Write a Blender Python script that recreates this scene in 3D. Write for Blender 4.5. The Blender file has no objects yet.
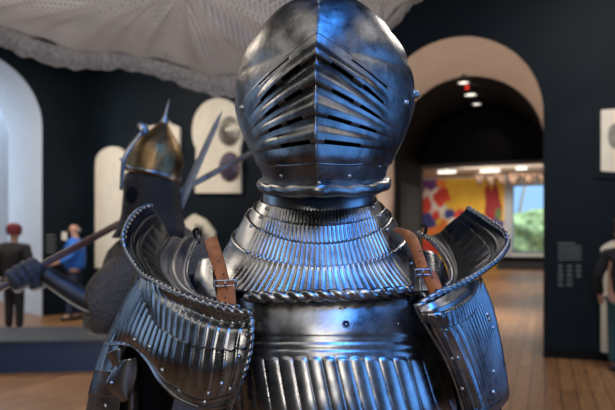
import bpy, bmesh, math, random
import numpy as np
from mathutils import Vector, Matrix
from mathutils.bvhtree import BVHTree
random.seed(4)
sc = bpy.context.scene
COL = sc.collection
PI = math.pi
F = 600.0; CX = 307.5; HY = 240.0; CAMZ = 1.45
CAM = Vector((0, 0, CAMZ))

def P(px, py, Y):
    return Vector(((px - CX) * Y / F, Y, CAMZ + (HY - py) * Y / F))

# ------------------------------------------------------------------ materials
def new_mat(name):
    m = bpy.data.materials.new(name); m.use_nodes = True
    nt = m.node_tree
    return m, nt, nt.nodes['Principled BSDF']

def N(nt, kind, **kw):
    n = nt.nodes.new(kind)
    for k, v in kw.items():
        if k in n.inputs: n.inputs[k].default_value = v
        else: setattr(n, k, v)
    return n

def ramp(nt, fac, stops):
    r = nt.nodes.new('ShaderNodeValToRGB')
    while len(r.color_ramp.elements) < len(stops): r.color_ramp.elements.new(.5)
    for e, (p, c) in zip(r.color_ramp.elements, stops):
        e.position = p; e.color = (*c, 1) if len(c) == 3 else c
    nt.links.new(fac, r.inputs[0])
    return r

def plain(name, col, rough=.7, metal=0, noise=0, scale=20, bump=0, spec=.5):
    m, nt, b = new_mat(name)
    b.inputs['Base Color'].default_value = (*col, 1)
    b.inputs['Roughness'].default_value = rough
    b.inputs['Metallic'].default_value = metal
    b.inputs['Specular IOR Level'].default_value = spec
    if noise or bump:
        tc = N(nt, 'ShaderNodeTexCoord')
        n = N(nt, 'ShaderNodeTexNoise', Scale=scale, Detail=5.0)
        nt.links.new(tc.outputs['Object'], n.inputs['Vector'])
        if noise:
            r = ramp(nt, n.outputs['Fac'], [(.3, tuple(c * (1 - noise) for c in col)), (.7, tuple(min(1, c * (1 + noise)) for c in col))])
            nt.links.new(r.outputs[0], b.inputs['Base Color'])
        if bump:
            bp = N(nt, 'ShaderNodeBump', Strength=bump, Distance=.01)
            nt.links.new(n.outputs['Fac'], bp.inputs['Height'])
            nt.links.new(bp.outputs[0], b.inputs['Normal'])
    return m

def steel(name, lo, hi, rlo=.2, rhi=.42, scale=14, bump=.25, patina=None):
    m, nt, b = new_mat(name)
    b.inputs['Metallic'].default_value = 1
    tc = N(nt, 'ShaderNodeTexCoord')
    n1 = N(nt, 'ShaderNodeTexNoise', Scale=float(scale), Detail=8.0, Roughness=.65)
    n2 = N(nt, 'ShaderNodeTexNoise', Scale=170.0, Detail=6.0, Roughness=.7)
    n3 = N(nt, 'ShaderNodeTexNoise', Scale=4.5, Detail=3.0)
    for n in (n1, n2, n3): nt.links.new(tc.outputs['Object'], n.inputs['Vector'])
    r1 = ramp(nt, n1.outputs['Fac'], [(.32, lo), (.68, hi)])
    out = r1.outputs[0]
    # fine pitting specks
    r2 = ramp(nt, n2.outputs['Fac'], [(.3, (.35, .33, .3)), (.42, (1, 1, 1))])
    mx = N(nt, 'ShaderNodeMix', data_type='RGBA', blend_type='MULTIPLY')
    mx.inputs[0].default_value = .7
    nt.links.new(out, mx.inputs[6]); nt.links.new(r2.outputs[0], mx.inputs[7])
    out = mx.outputs[2]
    if patina:
        r3 = ramp(nt, n3.outputs['Fac'], [(.5, (0, 0, 0)), (.72, (1, 1, 1))])
        m2 = N(nt, 'ShaderNodeMix', data_type='RGBA', blend_type='MIX')
        nt.links.new(r3.outputs[0], m2.inputs[0]); nt.links.new(out, m2.inputs[6])
        m2.inputs[7].default_value = (*patina, 1)
        out = m2.outputs[2]
    nt.links.new(out, b.inputs['Base Color'])
    rr = N(nt, 'ShaderNodeMapRange'); rr.inputs[1].default_value = .3; rr.inputs[2].default_value = .7
    rr.inputs[3].default_value = rlo; rr.inputs[4].default_value = rhi
    nt.links.new(n1.outputs['Fac'], rr.inputs[0]); nt.links.new(rr.outputs[0], b.inputs['Roughness'])
    bp = N(nt, 'ShaderNodeBump', Strength=bump, Distance=.0012)
    n4 = N(nt, 'ShaderNodeTexNoise', Scale=60.0, Detail=6.0)
    nt.links.new(tc.outputs['Object'], n4.inputs['Vector'])
    nt.links.new(n4.outputs['Fac'], bp.inputs['Height']); nt.links.new(bp.outputs[0], b.inputs['Normal'])
    return m

M = {}
M['steel'] = steel('polished_steel', (.16, .16, .16), (.48, .47, .45), .22, .38, scale=20, bump=.25)
M['helm'] = steel('helmet_steel', (.10, .10, .098), (.40, .39, .37), .25, .42, scale=24, bump=.6, patina=(.22, .17, .11))
M['steel_dark'] = steel('dark_shaded_steel', (.010, .010, .011), (.04, .04, .038), .42, .58)  # dark steel; shade on the haute pieces' inner faces is put into this colour
M['steel_mid'] = steel('aged_steel', (.2, .2, .2), (.42, .41, .39), .24, .42)
M['rivet'] = steel('rivet_steel', (.28, .28, .28), (.5, .5, .48), .3, .4, bump=.05)
M['leather'] = plain('tan_leather', (.42, .13, .035), .6, noise=.35, scale=45, bump=.5, spec=.25)
M['black_cloth'] = plain('black_cloth', (.006, .006, .008), .95, spec=.1)
M['dark_line'] = plain('hole_shade', (.01, .01, .01), .9)  # flat discs drawn for holes, the shade inside them put into the colour
M['gilt'] = steel('gilded_steel', (.10, .065, .03), (.34, .21, .09), .34, .5, scale=22)
M['wall'] = plain('navy_paint', (.0040, .0085, .014), .6, noise=.12, scale=3, spec=.12)
M['wall_blk'] = plain('charcoal_paint', (.004, .004, .0045), .6, noise=.1, scale=3, spec=.12)
M['beige'] = plain('warm_plaster', (.42, .33, .27), .85, noise=.05, scale=3)
M['pale'] = plain('pale_blue_plaster', (.52, .58, .66), .9, noise=.03, scale=2)
M['cream'] = plain('cream_board', (.66, .62, .53), .7, noise=.06, scale=5)
M['white'] = plain('white_paint', (.75, .75, .72), .6)
M['navy_plinth'] = plain('dark_blue_plinth_paint', (.012, .03, .075), .5)
M['plinth_top'] = plain('slate_plinth_top', (.018, .027, .042), .5)
M['skin'] = plain('skin', (.5, .28, .2), .6)
M['maroon'] = plain('maroon_wool', (.09, .008, .014), .9, noise=.3, scale=60)
M['black_coat'] = plain('black_coat', (.005, .005, .007), .9)
M['denim'] = plain('dark_denim', (.02, .035, .08), .85)
M['blue_jacket'] = plain('bright_blue_jacket', (.02, .15, .62), .75)
M['teal'] = plain('dark_teal_trousers', (.015, .06, .065), .85)
M['hair'] = plain('brown_hair', (.035, .02, .012), .7)
M['grey_hair'] = plain('grey_hair', (.25, .22, .2), .7)
M['shoe'] = plain('black_shoe', (.01, .01, .01), .5)
M['ceiling'] = plain('dark_ceiling_paint', (.006, .008, .01), .8)
M['text'] = plain('grey_lettering', (.16, .18, .2), .8)
M['wood_shaft'] = plain('dark_wood_shaft', (.10, .045, .03), .35, noise=.3, scale=30)
M['glove'] = plain('charcoal_glove_leather', (.035, .037, .042), .6, noise=.35, scale=50, bump=.5)
M['vambrace'] = steel('dark_vambrace_steel', (.04, .042, .046), (.11, .115, .12), .5, .65)
M['white_frame'] = plain('white_window_frame', (.38, .40, .43), .5)
M['print_grey'] = plain('grey_print_ink', (.22, .21, .19), .8, noise=.3, scale=20)
M['shield_steel'] = steel('shield_steel', (.3, .28, .25), (.5, .47, .42), .45, .6)
M['shield_dark'] = plain('purple_lacquer', (.06, .05, .10), .4, noise=.4, scale=14)
M['black_metal'] = plain('black_metal', (.01, .01, .012), .4)

def emit(name, col, s):
    m, nt, b = new_mat(name)
    b.inputs['Base Color'].default_value = (*col, 1)
    b.inputs['Emission Color'].default_value = (*col, 1)
    b.inputs['Emission Strength'].default_value = s
    return m
M['lamp'] = emit('lamp_glow', (1, .95, .85), 1.6)
M['lamp_far'] = emit('track_lamp_glow', (1, .95, .88), 1.2)
M['red_led'] = emit('red_indicator', (1, .04, .02), .35)

def wood_mat():
    m, nt, b = new_mat('oak_planks')
    tc = N(nt, 'ShaderNodeTexCoord'); mp = N(nt, 'ShaderNodeMapping')
    mp.inputs['Rotation'].default_value = (0, 0, math.radians(21.6 + 90))
    nt.links.new(tc.outputs['Object'], mp.inputs['Vector'])
    br = N(nt, 'ShaderNodeTexBrick', Scale=1.0)
    br.inputs['Color1'].default_value = (.34, .185, .085, 1); br.inputs['Color2'].default_value = (.23, .12, .055, 1)
    br.inputs['Mortar'].default_value = (.07, .035, .02, 1)
    br.inputs['Mortar Size'].default_value = .006; br.inputs['Brick Width'].default_value = 2.1; br.inputs['Row Height'].default_value = .14
    nt.links.new(mp.outputs[0], br.inputs['Vector'])
    n = N(nt, 'ShaderNodeTexNoise', Scale=3.0, Detail=5.0)
    mp2 = N(nt, 'ShaderNodeMapping'); mp2.inputs['Scale'].default_value = (1, 9, 1)
    nt.links.new(mp.outputs[0], mp2.inputs['Vector']); nt.links.new(mp2.outputs[0], n.inputs['Vector'])
    r = ramp(nt, n.outputs['Fac'], [(.3, (.65, .62, .6)), (.7, (1.15, 1.1, 1.05))])
    mx = N(nt, 'ShaderNodeMix', data_type='RGBA', blend_type='MULTIPLY'); mx.inputs[0].default_value = 1
    nt.links.new(br.outputs['Color'], mx.inputs[6]); nt.links.new(r.outputs[0], mx.inputs[7])
    nt.links.new(mx.outputs[2], b.inputs['Base Color'])
    b.inputs['Roughness'].default_value = .38
    return m
M['wood'] = wood_mat()

def mesh_fabric():
    m, nt, b = new_mat('woven_wire_mesh')
    uv = N(nt, 'ShaderNodeUVMap')
    mp = N(nt, 'ShaderNodeMapping'); mp.inputs['Scale'].default_value = (50, 25, 1)
    nt.links.new(uv.outputs[0], mp.inputs['Vector'])
    w1 = N(nt, 'ShaderNodeTexWave', Scale=1.0, Distortion=.8); w1.bands_direction = 'X'
    w2 = N(nt, 'ShaderNodeTexWave', Scale=1.0, Distortion=.8); w2.bands_direction = 'Y'
    nt.links.new(mp.outputs[0], w1.inputs['Vector']); nt.links.new(mp.outputs[0], w2.inputs['Vector'])
    mxx = N(nt, 'ShaderNodeMath', operation='MAXIMUM')
    nt.links.new(w1.outputs['Fac'], mxx.inputs[0]); nt.links.new(w2.outputs['Fac'], mxx.inputs[1])
    r = ramp(nt, mxx.outputs[0], [(.25, (.16, .14, .13)), (.8, (.56, .55, .55))])
    n = N(nt, 'ShaderNodeTexNoise', Scale=2.2, Detail=4.0)
    tc = N(nt, 'ShaderNodeTexCoord'); nt.links.new(tc.outputs['Object'], n.inputs['Vector'])
    r2 = ramp(nt, n.outputs['Fac'], [(.3, (.75, .75, .75)), (.7, (1, 1, 1))])
    mx = N(nt, 'ShaderNodeMix', data_type='RGBA', blend_type='MULTIPLY'); mx.inputs[0].default_value = 1
    nt.links.new(r.outputs[0], mx.inputs[6]); nt.links.new(r2.outputs[0], mx.inputs[7])
    nt.links.new(mx.outputs[2], b.inputs['Base Color'])
    b.inputs['Roughness'].default_value = .6
    b.inputs['Metallic'].default_value = 0
    bp = N(nt, 'ShaderNodeBump', Strength=.6, Distance=.01)
    nt.links.new(mxx.outputs[0], bp.inputs['Height']); nt.links.new(bp.outputs[0], b.inputs['Normal'])
    return m
M['fabric'] = mesh_fabric()

def mail_mat(name, k):
    m, nt, b = new_mat(name)
    tc = N(nt, 'ShaderNodeTexCoord')
    v = N(nt, 'ShaderNodeTexVoronoi', Scale=130.0); v.feature = 'F1'
    n = N(nt, 'ShaderNodeTexNoise', Scale=6.0, Detail=4.0)
    nt.links.new(tc.outputs['Object'], v.inputs['Vector']); nt.links.new(tc.outputs['Object'], n.inputs['Vector'])
    r = ramp(nt, v.outputs['Distance'], [(.15, (.006, .006, .006)), (.45, (.040 * k, .029 * k, .018 * k)), (.7, (.015 * k, .013 * k, .011 * k))])
    nt.links.new(r.outputs[0], b.inputs['Base Color'])
    b.inputs['Metallic'].default_value = .4; b.inputs['Roughness'].default_value = .65
    bp = N(nt, 'ShaderNodeBump', Strength=.8, Distance=.004)
    nt.links.new(v.outputs['Distance'], bp.inputs['Height']); nt.links.new(bp.outputs[0], b.inputs['Normal'])
    return m
M['mail'] = mail_mat('riveted_mail', 4.0)
M['mail_dark'] = mail_mat('dark_riveted_mail', .9)

# ------------------------------------------------------------------ object helpers
def link(o, parent=None):
    COL.objects.link(o)
    if parent is not None: o.parent = parent
    return o

def tag(o, label=None, cat=None, group=None, kind=None):
    if label: o['label'] = label
    if cat: o['category'] = cat
    if group: o['group'] = group
    if kind: o['kind'] = kind
    return o

ORIG = {}
def thing(name, label, cat, loc=(0, 0, 0), group=None):
    o = bpy.data.objects.new(name, None); COL.objects.link(o)
    o.empty_display_size = .05
    o.location = loc
    ORIG[o.name] = Vector(loc)
    return tag(o, label, cat, group)

def root_off(parent):
    off = Vector((0, 0, 0)); p = parent
    while p is not None:
        off += p.location; p = p.parent
    return off

def mk(name, verts, faces, mat, parent=None, smooth=True, solid=0, offset=0, uvs=None, bevel=0, sub=0):
    """world-space vertices; stored relative to the parent"""
    off = root_off(parent)
    me = bpy.data.meshes.new(name)
    me.from_pydata([tuple(Vector(v) - off) for v in verts], [], faces)
    if smooth:
        me.polygons.foreach_set('use_smooth', [True] * len(me.polygons))
    if uvs is not None:
        l = me.uv_layers.new(name='UVMap')
        for lp in me.loops: l.data[lp.index].uv = uvs[lp.vertex_index]
    me.materials.append(mat); me.update()
    o = link(bpy.data.objects.new(name, me), parent)
    if solid:
        s = o.modifiers.new('thick', 'SOLIDIFY'); s.thickness = solid; s.offset = offset
    if bevel:
        s = o.modifiers.new('bev', 'BEVEL'); s.width = bevel; s.segments = 2; s.limit_method = 'ANGLE'
    if sub:
        s = o.modifiers.new('sub', 'SUBSURF'); s.levels = sub; s.render_levels = sub
    return o

def frombm(name, bm, mat, parent=None, smooth=False, **kw):
    bm.verts.index_update()
    vs = [v.co.copy() for v in bm.verts]; fs = [[v.index for v in f.verts] for f in bm.faces]
    bm.free()
    return mk(name, vs, fs, mat, parent, smooth, **kw)

def cr(pts, n):
    """Catmull-Rom through pts, resampled to n by arc length"""
    p = np.array([tuple(q) for q in pts], float)
    if len(p) == 2:
        t = np.linspace(0, 1, n)[:, None]; return p[0] * (1 - t) + p[1] * t
    e = np.vstack([2 * p[0] - p[1], p, 2 * p[-1] - p[-2]])
    out = []
    K = 24
    for i in range(len(p) - 1):
        a, b, c, d = e[i], e[i + 1], e[i + 2], e[i + 3]
        t = np.linspace(0, 1, K, endpoint=False)[:, None]
        out.append(.5 * (2 * b + (c - a) * t + (2 * a - 5 * b + 4 * c - d) * t ** 2 + (3 * b - a - 3 * c + d) * t ** 3))
    out = np.vstack(out + [p[-1:]])
    L = np.r_[0, np.cumsum(np.linalg.norm(np.diff(out, axis=0), axis=1))]
    s = np.linspace(0, L[-1], n)
    return np.stack([np.interp(s, L, out[:, k]) for k in range(3)], 1)

def grid_faces(nv, nu, closed=False, keep=None):
    fs = []
    for i in range(nv - 1):
        for j in range(nu if closed else nu - 1):
            if keep is not None and not keep(i, j): continue
            k = (j + 1) % nu
            fs.append((i * nu + j, i * nu + k, (i + 1) * nu + k, (i + 1) * nu + j))
    return fs

def normals(G, closed=False):
    if closed:
        du = np.roll(G, -1, 1) - np.roll(G, 1, 1)
    else:
        du = np.gradient(G, axis=1)
    dv = np.gradient(G, axis=0)
    n = np.cross(du, dv); n /= np.linalg.norm(n, axis=2, keepdims=True) + 1e-12
    return n

def loft_grid(rows, nu, nv, disp=None, px=True, edge=None):
    R = [cr([P(*q) for q in r] if px else r, nu) for r in rows]
    R = np.array(R)
    G = np.zeros((nv, nu, 3))
    for j in range(nu): G[:, j] = cr(R[:, j], nv)
    n = normals(G)
    c = G.mean((0, 1)); 
    if (n.mean((0, 1)) * (np.array(CAM) - c)).sum() < 0: n = -n
    if edge:   # scalloped edge: moves the rows along v near the end
        U = np.linspace(0, 1, nu)
        dv = G[-1] - G[-2]; dv /= np.linalg.norm(dv, axis=1, keepdims=True)
        dv0 = G[0] - G[1]; dv0 /= np.linalg.norm(dv0, axis=1, keepdims=True)
    if disp:
        U = np.linspace(0, 1, nu); V = np.linspace(0, 1, nv)
        for i in range(nv):
            for j in range(nu):
                G[i, j] += n[i, j] * disp(U[j], V[i], G[i, j])
    return G

def plate(name, rows, mat, parent, nu=60, nv=20, disp=None, thick=.0022, px=True, scallop=None):
    G = loft_grid(rows, nu, nv, disp, px)
    if scallop:
        k, a, where = scallop
        U = np.linspace(0, 1, nu)
        w = a * (np.abs(np.sin(PI * k * U)) - .5)
        for i in range(nv):
            v = i / (nv - 1)
            f = max(0, (v - .7) / .3) if where == 'end' else max(0, (.3 - v) / .3)
            d = (G[-1] - G[-3]) if where == 'end' else (G[0] - G[2])
            d = d / (np.linalg.norm(d, axis=1, keepdims=True) + 1e-9)
            G[i] += d * (w * f)[:, None]
    o = mk(name, G.reshape(-1, 3), grid_faces(nv, nu), mat, parent, solid=thick, offset=0)
    return o

def tube_grid(path, rad, nseg, closed=False):
    pts = np.array([tuple(p) for p in path], float); n = len(pts)
    T = np.gradient(pts, axis=0) if not closed else np.roll(pts, -1, 0) - np.roll(pts, 1, 0)
    T /= np.linalg.norm(T, axis=1, keepdims=True)
    up = np.array([0, 0, 1.]); 
    if abs(T[0] @ up) > .9: up = np.array([1., 0, 0])
    x = np.cross(T[0], up); x /= np.linalg.norm(x)
    V = []
    L = np.r_[0, np.cumsum(np.linalg.norm(np.diff(pts, axis=0), axis=1))]
    for i in range(n):
        x = x - T[i] * (x @ T[i]); x /= np.linalg.norm(x)
        y = np.cross(T[i], x)
        for k in range(nseg):
            a = 2 * PI * k / nseg
            r = rad(a, L[i], i / (n - 1))
            V.append(pts[i] + r * (math.cos(a) * x + math.sin(a) * y))
    return V, n

def tube(name, path, rad, mat, parent=None, nseg=12, closed=False, caps=True, smooth=True):
    rf = rad if callable(rad) else (lambda a, s, t: rad)
    V, n = tube_grid(path, rf, nseg, closed)
    fs = []
    for i in range(n if closed else n - 1):
        for k in range(nseg):
            a = i * nseg + k; b = i * nseg + (k + 1) % nseg
            c = ((i + 1) % n) * nseg + (k + 1) % nseg; d = ((i + 1) % n) * nseg + k
            fs.append((a, b, c, d))
    if caps and not closed:
        fs.append(tuple(reversed(range(nseg)))); fs.append(tuple(range((n - 1) * nseg, n * nseg)))
    return mk(name, V, fs, mat, parent, smooth)

def rope(name, ctrl, r, pitch, mat, parent, lobes=2, amp=.3, px=True, closed=False, seg=None):
    pts = [P(*q) for q in ctrl] if px else ctrl
    L = sum((Vector(pts[i + 1]) - Vector(pts[i])).length for i in range(len(pts) - 1))
    n = seg or max(40, int(L / pitch * 9))
    path = cr(pts, n)
    if closed: path = path[:-1]
    f = lambda a, s, t: r * (1 - amp + amp * 1.5 * abs(math.cos(.5 * lobes * a - PI * s / pitch)))
    return tube(name, path, f, mat, parent, nseg=20, closed=closed)

def box(bm, lo, hi, M4=None):
    vs = [Vector((x, y, z)) for x in (lo[0], hi[0]) for y in (lo[1], hi[1]) for z in (lo[2], hi[2])]
    if M4 is not None: vs = [M4 @ v for v in vs]
    v = [bm.verts.new(q) for q in vs]
    for f in ((0, 1, 3, 2), (4, 6, 7, 5), (0, 4, 5, 1), (2, 3, 7, 6), (0, 2, 6, 4), (1, 5, 7, 3)):
        bm.faces.new([v[i] for i in f])

def lathe(profile, n, center, M3=None, ex=1, ey=1):
    V = []
    for r, z in profile:
        for k in range(n):
            a = 2 * PI * k / n
            v = Vector((r * math.cos(a) * ex, r * math.sin(a) * ey, z))
            if M3 is not None: v = M3 @ v
            V.append(Vector(center) + v)
    fs = []
    for i in range(len(profile) - 1):
        for k in range(n):
            fs.append((i * n + k, i * n + (k + 1) % n, (i + 1) * n + (k + 1) % n, (i + 1) * n + k))
    return V, fs

def skin(name, verts, edges, mat, parent, root=0, sub=2):
    off = root_off(parent)
    me = bpy.data.meshes.new(name)
    me.from_pydata([tuple(Vector(v[:3]) - off) for v in verts], edges, [])
    me.materials.append(mat)
    o = link(bpy.data.objects.new(name, me), parent)
    me.skin_vertices or None
    m = o.modifiers.new('skin', 'SKIN'); m.use_smooth_shade = True
    if not me.skin_vertices: 
        bm = bmesh.new(); bm.from_mesh(me); bm.verts.layers.skin.verify(); bm.to_mesh(me); bm.free()
    for i, v in enumerate(verts):
        r = v[3]
        me.skin_vertices[0].data[i].radius = r if isinstance(r, tuple) else (r, r)
        me.skin_vertices[0].data[i].use_root = (i == root)
    s = o.modifiers.new('sub', 'SUBSURF'); s.levels = sub; s.render_levels = sub
    return o

# rivets: placed by following a sight line to the plate they are hammered into
_riv = None
def rivet_mesh():
    global _riv
    if _riv is None:
        V, fs = lathe([(1.15, -.3), (1.15, .0), (1.0, .12), (.92, .38), (.68, .68), (.35, .86), (.02, .92)], 14, (0, 0, 0))
        _riv = bpy.data.meshes.new('rivet'); _riv.from_pydata([tuple(v) for v in V], [], fs + [tuple(range(6 * 14, 7 * 14))])
        _riv.polygons.foreach_set('use_smooth', [True] * len(_riv.polygons)); _riv.materials.append(M['rivet'])
    return _riv

def bvh_of(o):
    off = root_off(o)
    me = o.data
    return BVHTree.FromPolygons([v.co + off for v in me.vertices], [tuple(p.vertices) for p in me.polygons])

def rivets(o, pxs, r=.0026):
    t = bvh_of(o)
    for (x, y) in pxs:
        d = (P(x, y, 1) - CAM).normalized()
        h = t.ray_cast(CAM, d)
        if h[0] is None:
            h = t.find_nearest(P(x, y, .74))
            if h[0] is None: continue
        n = h[1]
        if n.dot(CAM - h[0]) < 0: n = -n
        q = bpy.data.objects.new('rivet', rivet_mesh())
        link(q, o)
        q.location = h[0] + n * .001 - root_off(o)
        q.rotation_mode = 'QUATERNION'; q.rotation_quaternion = n.to_track_quat('Z', 'Y')
        q.scale = (r, r, r)

# ================================================================== SETTING
A0 = Vector((2.92, 7.43, 0)); TH = math.radians(21.6)
E1 = Vector((math.cos(TH), -math.sin(TH), 0)); DD = Vector((math.sin(TH), math.cos(TH), 0))
def W(s, t, z=0): return A0 + E1 * s + DD * t + Vector((0, 0, z))
def s_at(px, t):
    r = (px - CX) / F
    return (r * (A0.y + DD.y * t) - A0.x - DD.x * t) / (E1.x - r * E1.y)
def z_at(px, py, t):
    q = W(s_at(px, t), t); return CAMZ + (HY - py) / F * q.y
def structure(o): return tag(o, kind='structure')
CEIL = 5.2

def arch_wall(name, org, e, sl, sr, ol, orr, spring, ztop, mat, n=32, nrm=None, th=.0):
    """wall along e with a round-headed opening between ol and orr"""
    c = (ol + orr) / 2; R = (orr - ol) / 2
    V = []; fs = []
    def add(s, z):
        V.append(org + e * s + Vector((0, 0, z))); return len(V) - 1
    def quad(a, b, c_, d): fs.append((a, b, c_, d))
    quad(add(sl, 0), add(ol, 0), add(ol, ztop), add(sl, ztop))
    quad(add(orr, 0), add(sr, 0), add(sr, ztop), add(orr, ztop))
    pr = None
    for i in range(n + 1):
        a = PI - PI * i / n
        s = c + R * math.cos(a); z = spring + R * math.sin(a)
        cur = (add(s, z), add(s, ztop))
        if pr: quad(pr[0], cur[0], cur[1], pr[1])
        pr = cur
    return structure(mk(name, V, fs, mat, None, False))

def arch_curve(org, e, ol, orr, spring, n=32):
    c = (ol + orr) / 2; R = (orr - ol) / 2
    pts = [org + e * ol]
    for i in range(n + 1):
        a = PI - PI * i / n
        pts.append(org + e * (c + R * math.cos(a)) + Vector((0, 0, spring + R * math.sin(a))))
    pts.append(org + e * orr)
    return pts

def strip(name, c0, c1, mat):
    V = list(c0) + list(c1); n = len(c0)
    return structure(mk(name, V, [(i, i + 1, n + i + 1, n + i) for i in range(n - 1)], mat, None, False))

# floor
structure(mk('floor', [(-14, -4, 0), (24, -4, 0), (24, 42, 0), (-14, 42, 0)], [(0, 1, 2, 3)], M['wood'], None, False))
# front wall with the arched passage
BK = W(-2.95 - .02, 0)                    # kink point, hidden behind the helmet
OUT = (-2.13, 0.0, 3.03)
INN = (-2.36, 0.02, 2.91)
arch_wall('wall_front', A0, E1, -2.97, 4.5, OUT[0], OUT[1], OUT[2], CEIL, M['wall'])
strip('wall_arch_reveal', arch_curve(A0, E1, *OUT), arch_curve(W(0, 2.0), E1, *INN), M['beige'])
# dark vaulted lobby behind the reveal
strip('ceiling_vault', arch_curve(W(0, 2.0), E1, *INN), arch_curve(W(0, 5.0), E1, -2.5, .1, 2.87), M['wall_blk'])
# end wall with rectangular doorway
T5 = 5.0
dl, dr = s_at(421, T5), s_at(543.5, T5)
dz = z_at(480, 165.5, T5)
bm = bmesh.new()
MW = Matrix(((E1.x, DD.x, 0, A0.x), (E1.y, DD.y, 0, A0.y), (0, 0, 1, 0), (0, 0, 0, 1)))
box(bm, (-2.7, T5, 0), (dl, T5 + .2, 4.6), MW); box(bm, (dr, T5, 0), (.6, T5 + .2, 4.6), MW); box(bm, (dl, T5, dz), (dr, T5 + .2, 4.6), MW)
structure(frombm('wall_lobby_end', bm, M['wall_blk']))
bm = bmesh.new()
box(bm, (dl - .07, T5 - .03, 0), (dl, T5 + .22, dz), MW)
box(bm, (dr, T5 - .03, 0), (dr + .07, T5 + .22, dz), MW)
box(bm, (dl - .07, T5 - .03, dz), (dr + .07, T5 + .22, dz + .06), MW)
structure(frombm('trim_1', bm, plain('doorway_frame_paint', (.13, .12, .11), .5)))
# dark door leaf on the lobby's left wall
bm = bmesh.new(); box(bm, (-2.40, 2.5, 0), (-2.36, 4.3, 2.5), MW)
structure(frombm('door_1', bm, plain('black_door_paint', (.006, .006, .007), .5)))
# angled left part of the front wall
C2 = Vector((-4.47, 12.0, 0))
U2 = (C2 - BK).normalized(); N2 = Vector((-U2.y, U2.x, 0)); 
if N2.y > 0: N2 = -N2
def on2(px, py, off=0.0):
    """point of the angled wall seen at px,py, off metres in front of it"""
    o = BK + N2 * off; d = P(px, py, 1) - CAM
    k = ((o - CAM).dot(N2)) / d.dot(N2); k = ((Vector((o.x, o.y, 0)) - Vector((0, 0, 0))).dot(N2)) / Vector((d.x, d.y, 0)).dot(N2)
    return CAM + d * k
structure(mk('wall_back', [BK, C2, C2 + Vector((0, 0, CEIL)), BK + Vector((0, 0, CEIL))], [(0, 1, 2, 3)], M['wall'], None, False))
# left wall with the bright arch
EL = Vector((-.7071, -.7071, 0)); DL = Vector((-.7071, .7071, 0))
arch_wall('wall_left', C2, EL, 0, 10, .823, .823 + 2.45, 3.6, CEIL + 1, M['wall'])
strip('wall_left_reveal', arch_curve(C2, EL, .823, 3.273, 3.6), arch_curve(C2 + DL * 1.8, EL, .823, 3.273, 3.6), M['pale'])
Q = C2 + DL * 1.8
structure(mk('wall_corridor', [Q + DL * 1.6 + EL * -3, Q + DL * 1.6 + EL * 7, Q + DL * 1.6 + EL * 7 + Vector((0, 0, 6)), Q + DL * 1.6 + EL * -3 + Vector((0, 0, 6))], [(0, 1, 2, 3)], M['pale'], None, False))
structure(mk('wall_corridor_side', [Q + EL * -.2, Q + DL * 1.6 + EL * -.2, Q + DL * 1.6 + EL * -.2 + Vector((0, 0, 6)), Q + EL * -.2 + Vector((0, 0, 6))], [(0, 1, 2, 3)], M['pale'], None, False))
# baseboards
bm = bmesh.new(); box(bm, (0, -.02, 0), (4.5, -.002, .11), MW); structure(frombm('baseboard_front', bm, M['wall_blk']))
# ceiling of the gallery
structure(mk('ceiling', [(-14, -4, CEIL), (9, -4, CEIL), (9, 13.2, CEIL), (-14, 13.2, CEIL)], [(3, 2, 1, 0)], M['ceiling'], None, False))

# far room
TF = 24.0
zc = 4.7
M['far_wall'] = plain('far_white_wall', (.6, .58, .56), .8)
M['yellow'] = plain('mural_yellow_paint', (.75, .43, .03), .7, noise=.12, scale=1.2)
wl, wr = s_at(512, TF), s_at(546, TF)
wz0, wz1 = z_at(528, 253, TF), z_at(528, 184, TF)
bm = bmesh.new()
box(bm, (-14, TF, 0), (wl, TF + .3, zc), MW); box(bm, (wr, TF, 0), (9, TF + .3, zc), MW)
box(bm, (wl, TF, 0), (wr, TF + .3, wz0), MW); box(bm, (wl, TF, wz1), (wr, TF + .3, zc), MW)
structure(frombm('wall_far', bm, M['far_wall']))
bm = bmesh.new(); box(bm, (-14, T5 + .21, zc), (9, TF + .3, zc + .1), MW); structure(frombm('ceiling_far', bm, plain('far_ceiling_paint', (.5, .42, .36), .8)))
for nm, s in (('wall_far_left', -13), ('wall_far_right', 8)):
    bm = bmesh.new(); box(bm, (s, T5 + .2, 0), (s + .1, TF, zc), MW); structure(frombm(nm, bm, M['far_wall']))
# window
wf = thing('window_1', None, None, W((wl + wr) / 2, TF, wz0)); tag(wf, kind='structure')
bm = bmesh.new(); f = .09
box(bm, (wl, TF - .05, wz0), (wl + f, TF + .1, wz1), MW); box(bm, (wr - f, TF - .05, wz0), (wr, TF + .1, wz1), MW)
box(bm, (wl, TF - .05, wz0), (wr, TF + .1, wz0 + f), MW); box(bm, (wl, TF - .05, wz1 - f), (wr, TF + .1, wz1), MW)
frombm('window_frame', bm, plain('blue_grey_window_frame', (.18, .25, .32), .5), wf)
gm, nt, b = new_mat('window_glass'); b.inputs['Transmission Weight'].default_value = 1; b.inputs['Roughness'].default_value = 0; b.inputs['IOR'].default_value = 1.02
bm = bmesh.new(); box(bm, (wl + f, TF + .02, wz0 + f), (wr - f, TF + .03, wz1 - f), MW); frombm('pane', bm, gm, wf)
bm = bmesh.new(); box(bm, (wl - .32, TF - .08, wz0 - .2), (wl - .02, TF - .001, zc), MW)
structure(frombm('trim_2', bm, M['white_frame']))

def far(name, pxy, t, depth, mat, parent=None):
    """flat-fronted piece on the far wall, outline given as seen, with its own thickness"""
    V = []
    for (x, y) in pxy:
        s = s_at(x, t); V.append(W(s, t, min(zc - .05, z_at(x, y, t))))
    n = len(V); V += [v + DD * depth for v in V]
    fs = [tuple(range(n)), tuple(reversed(range(n, 2 * n)))] + [(i, (i + 1) % n, n + (i + 1) % n, n + i) for i in range(n)]
    return mk(name, V, fs, mat, parent, False)

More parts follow.
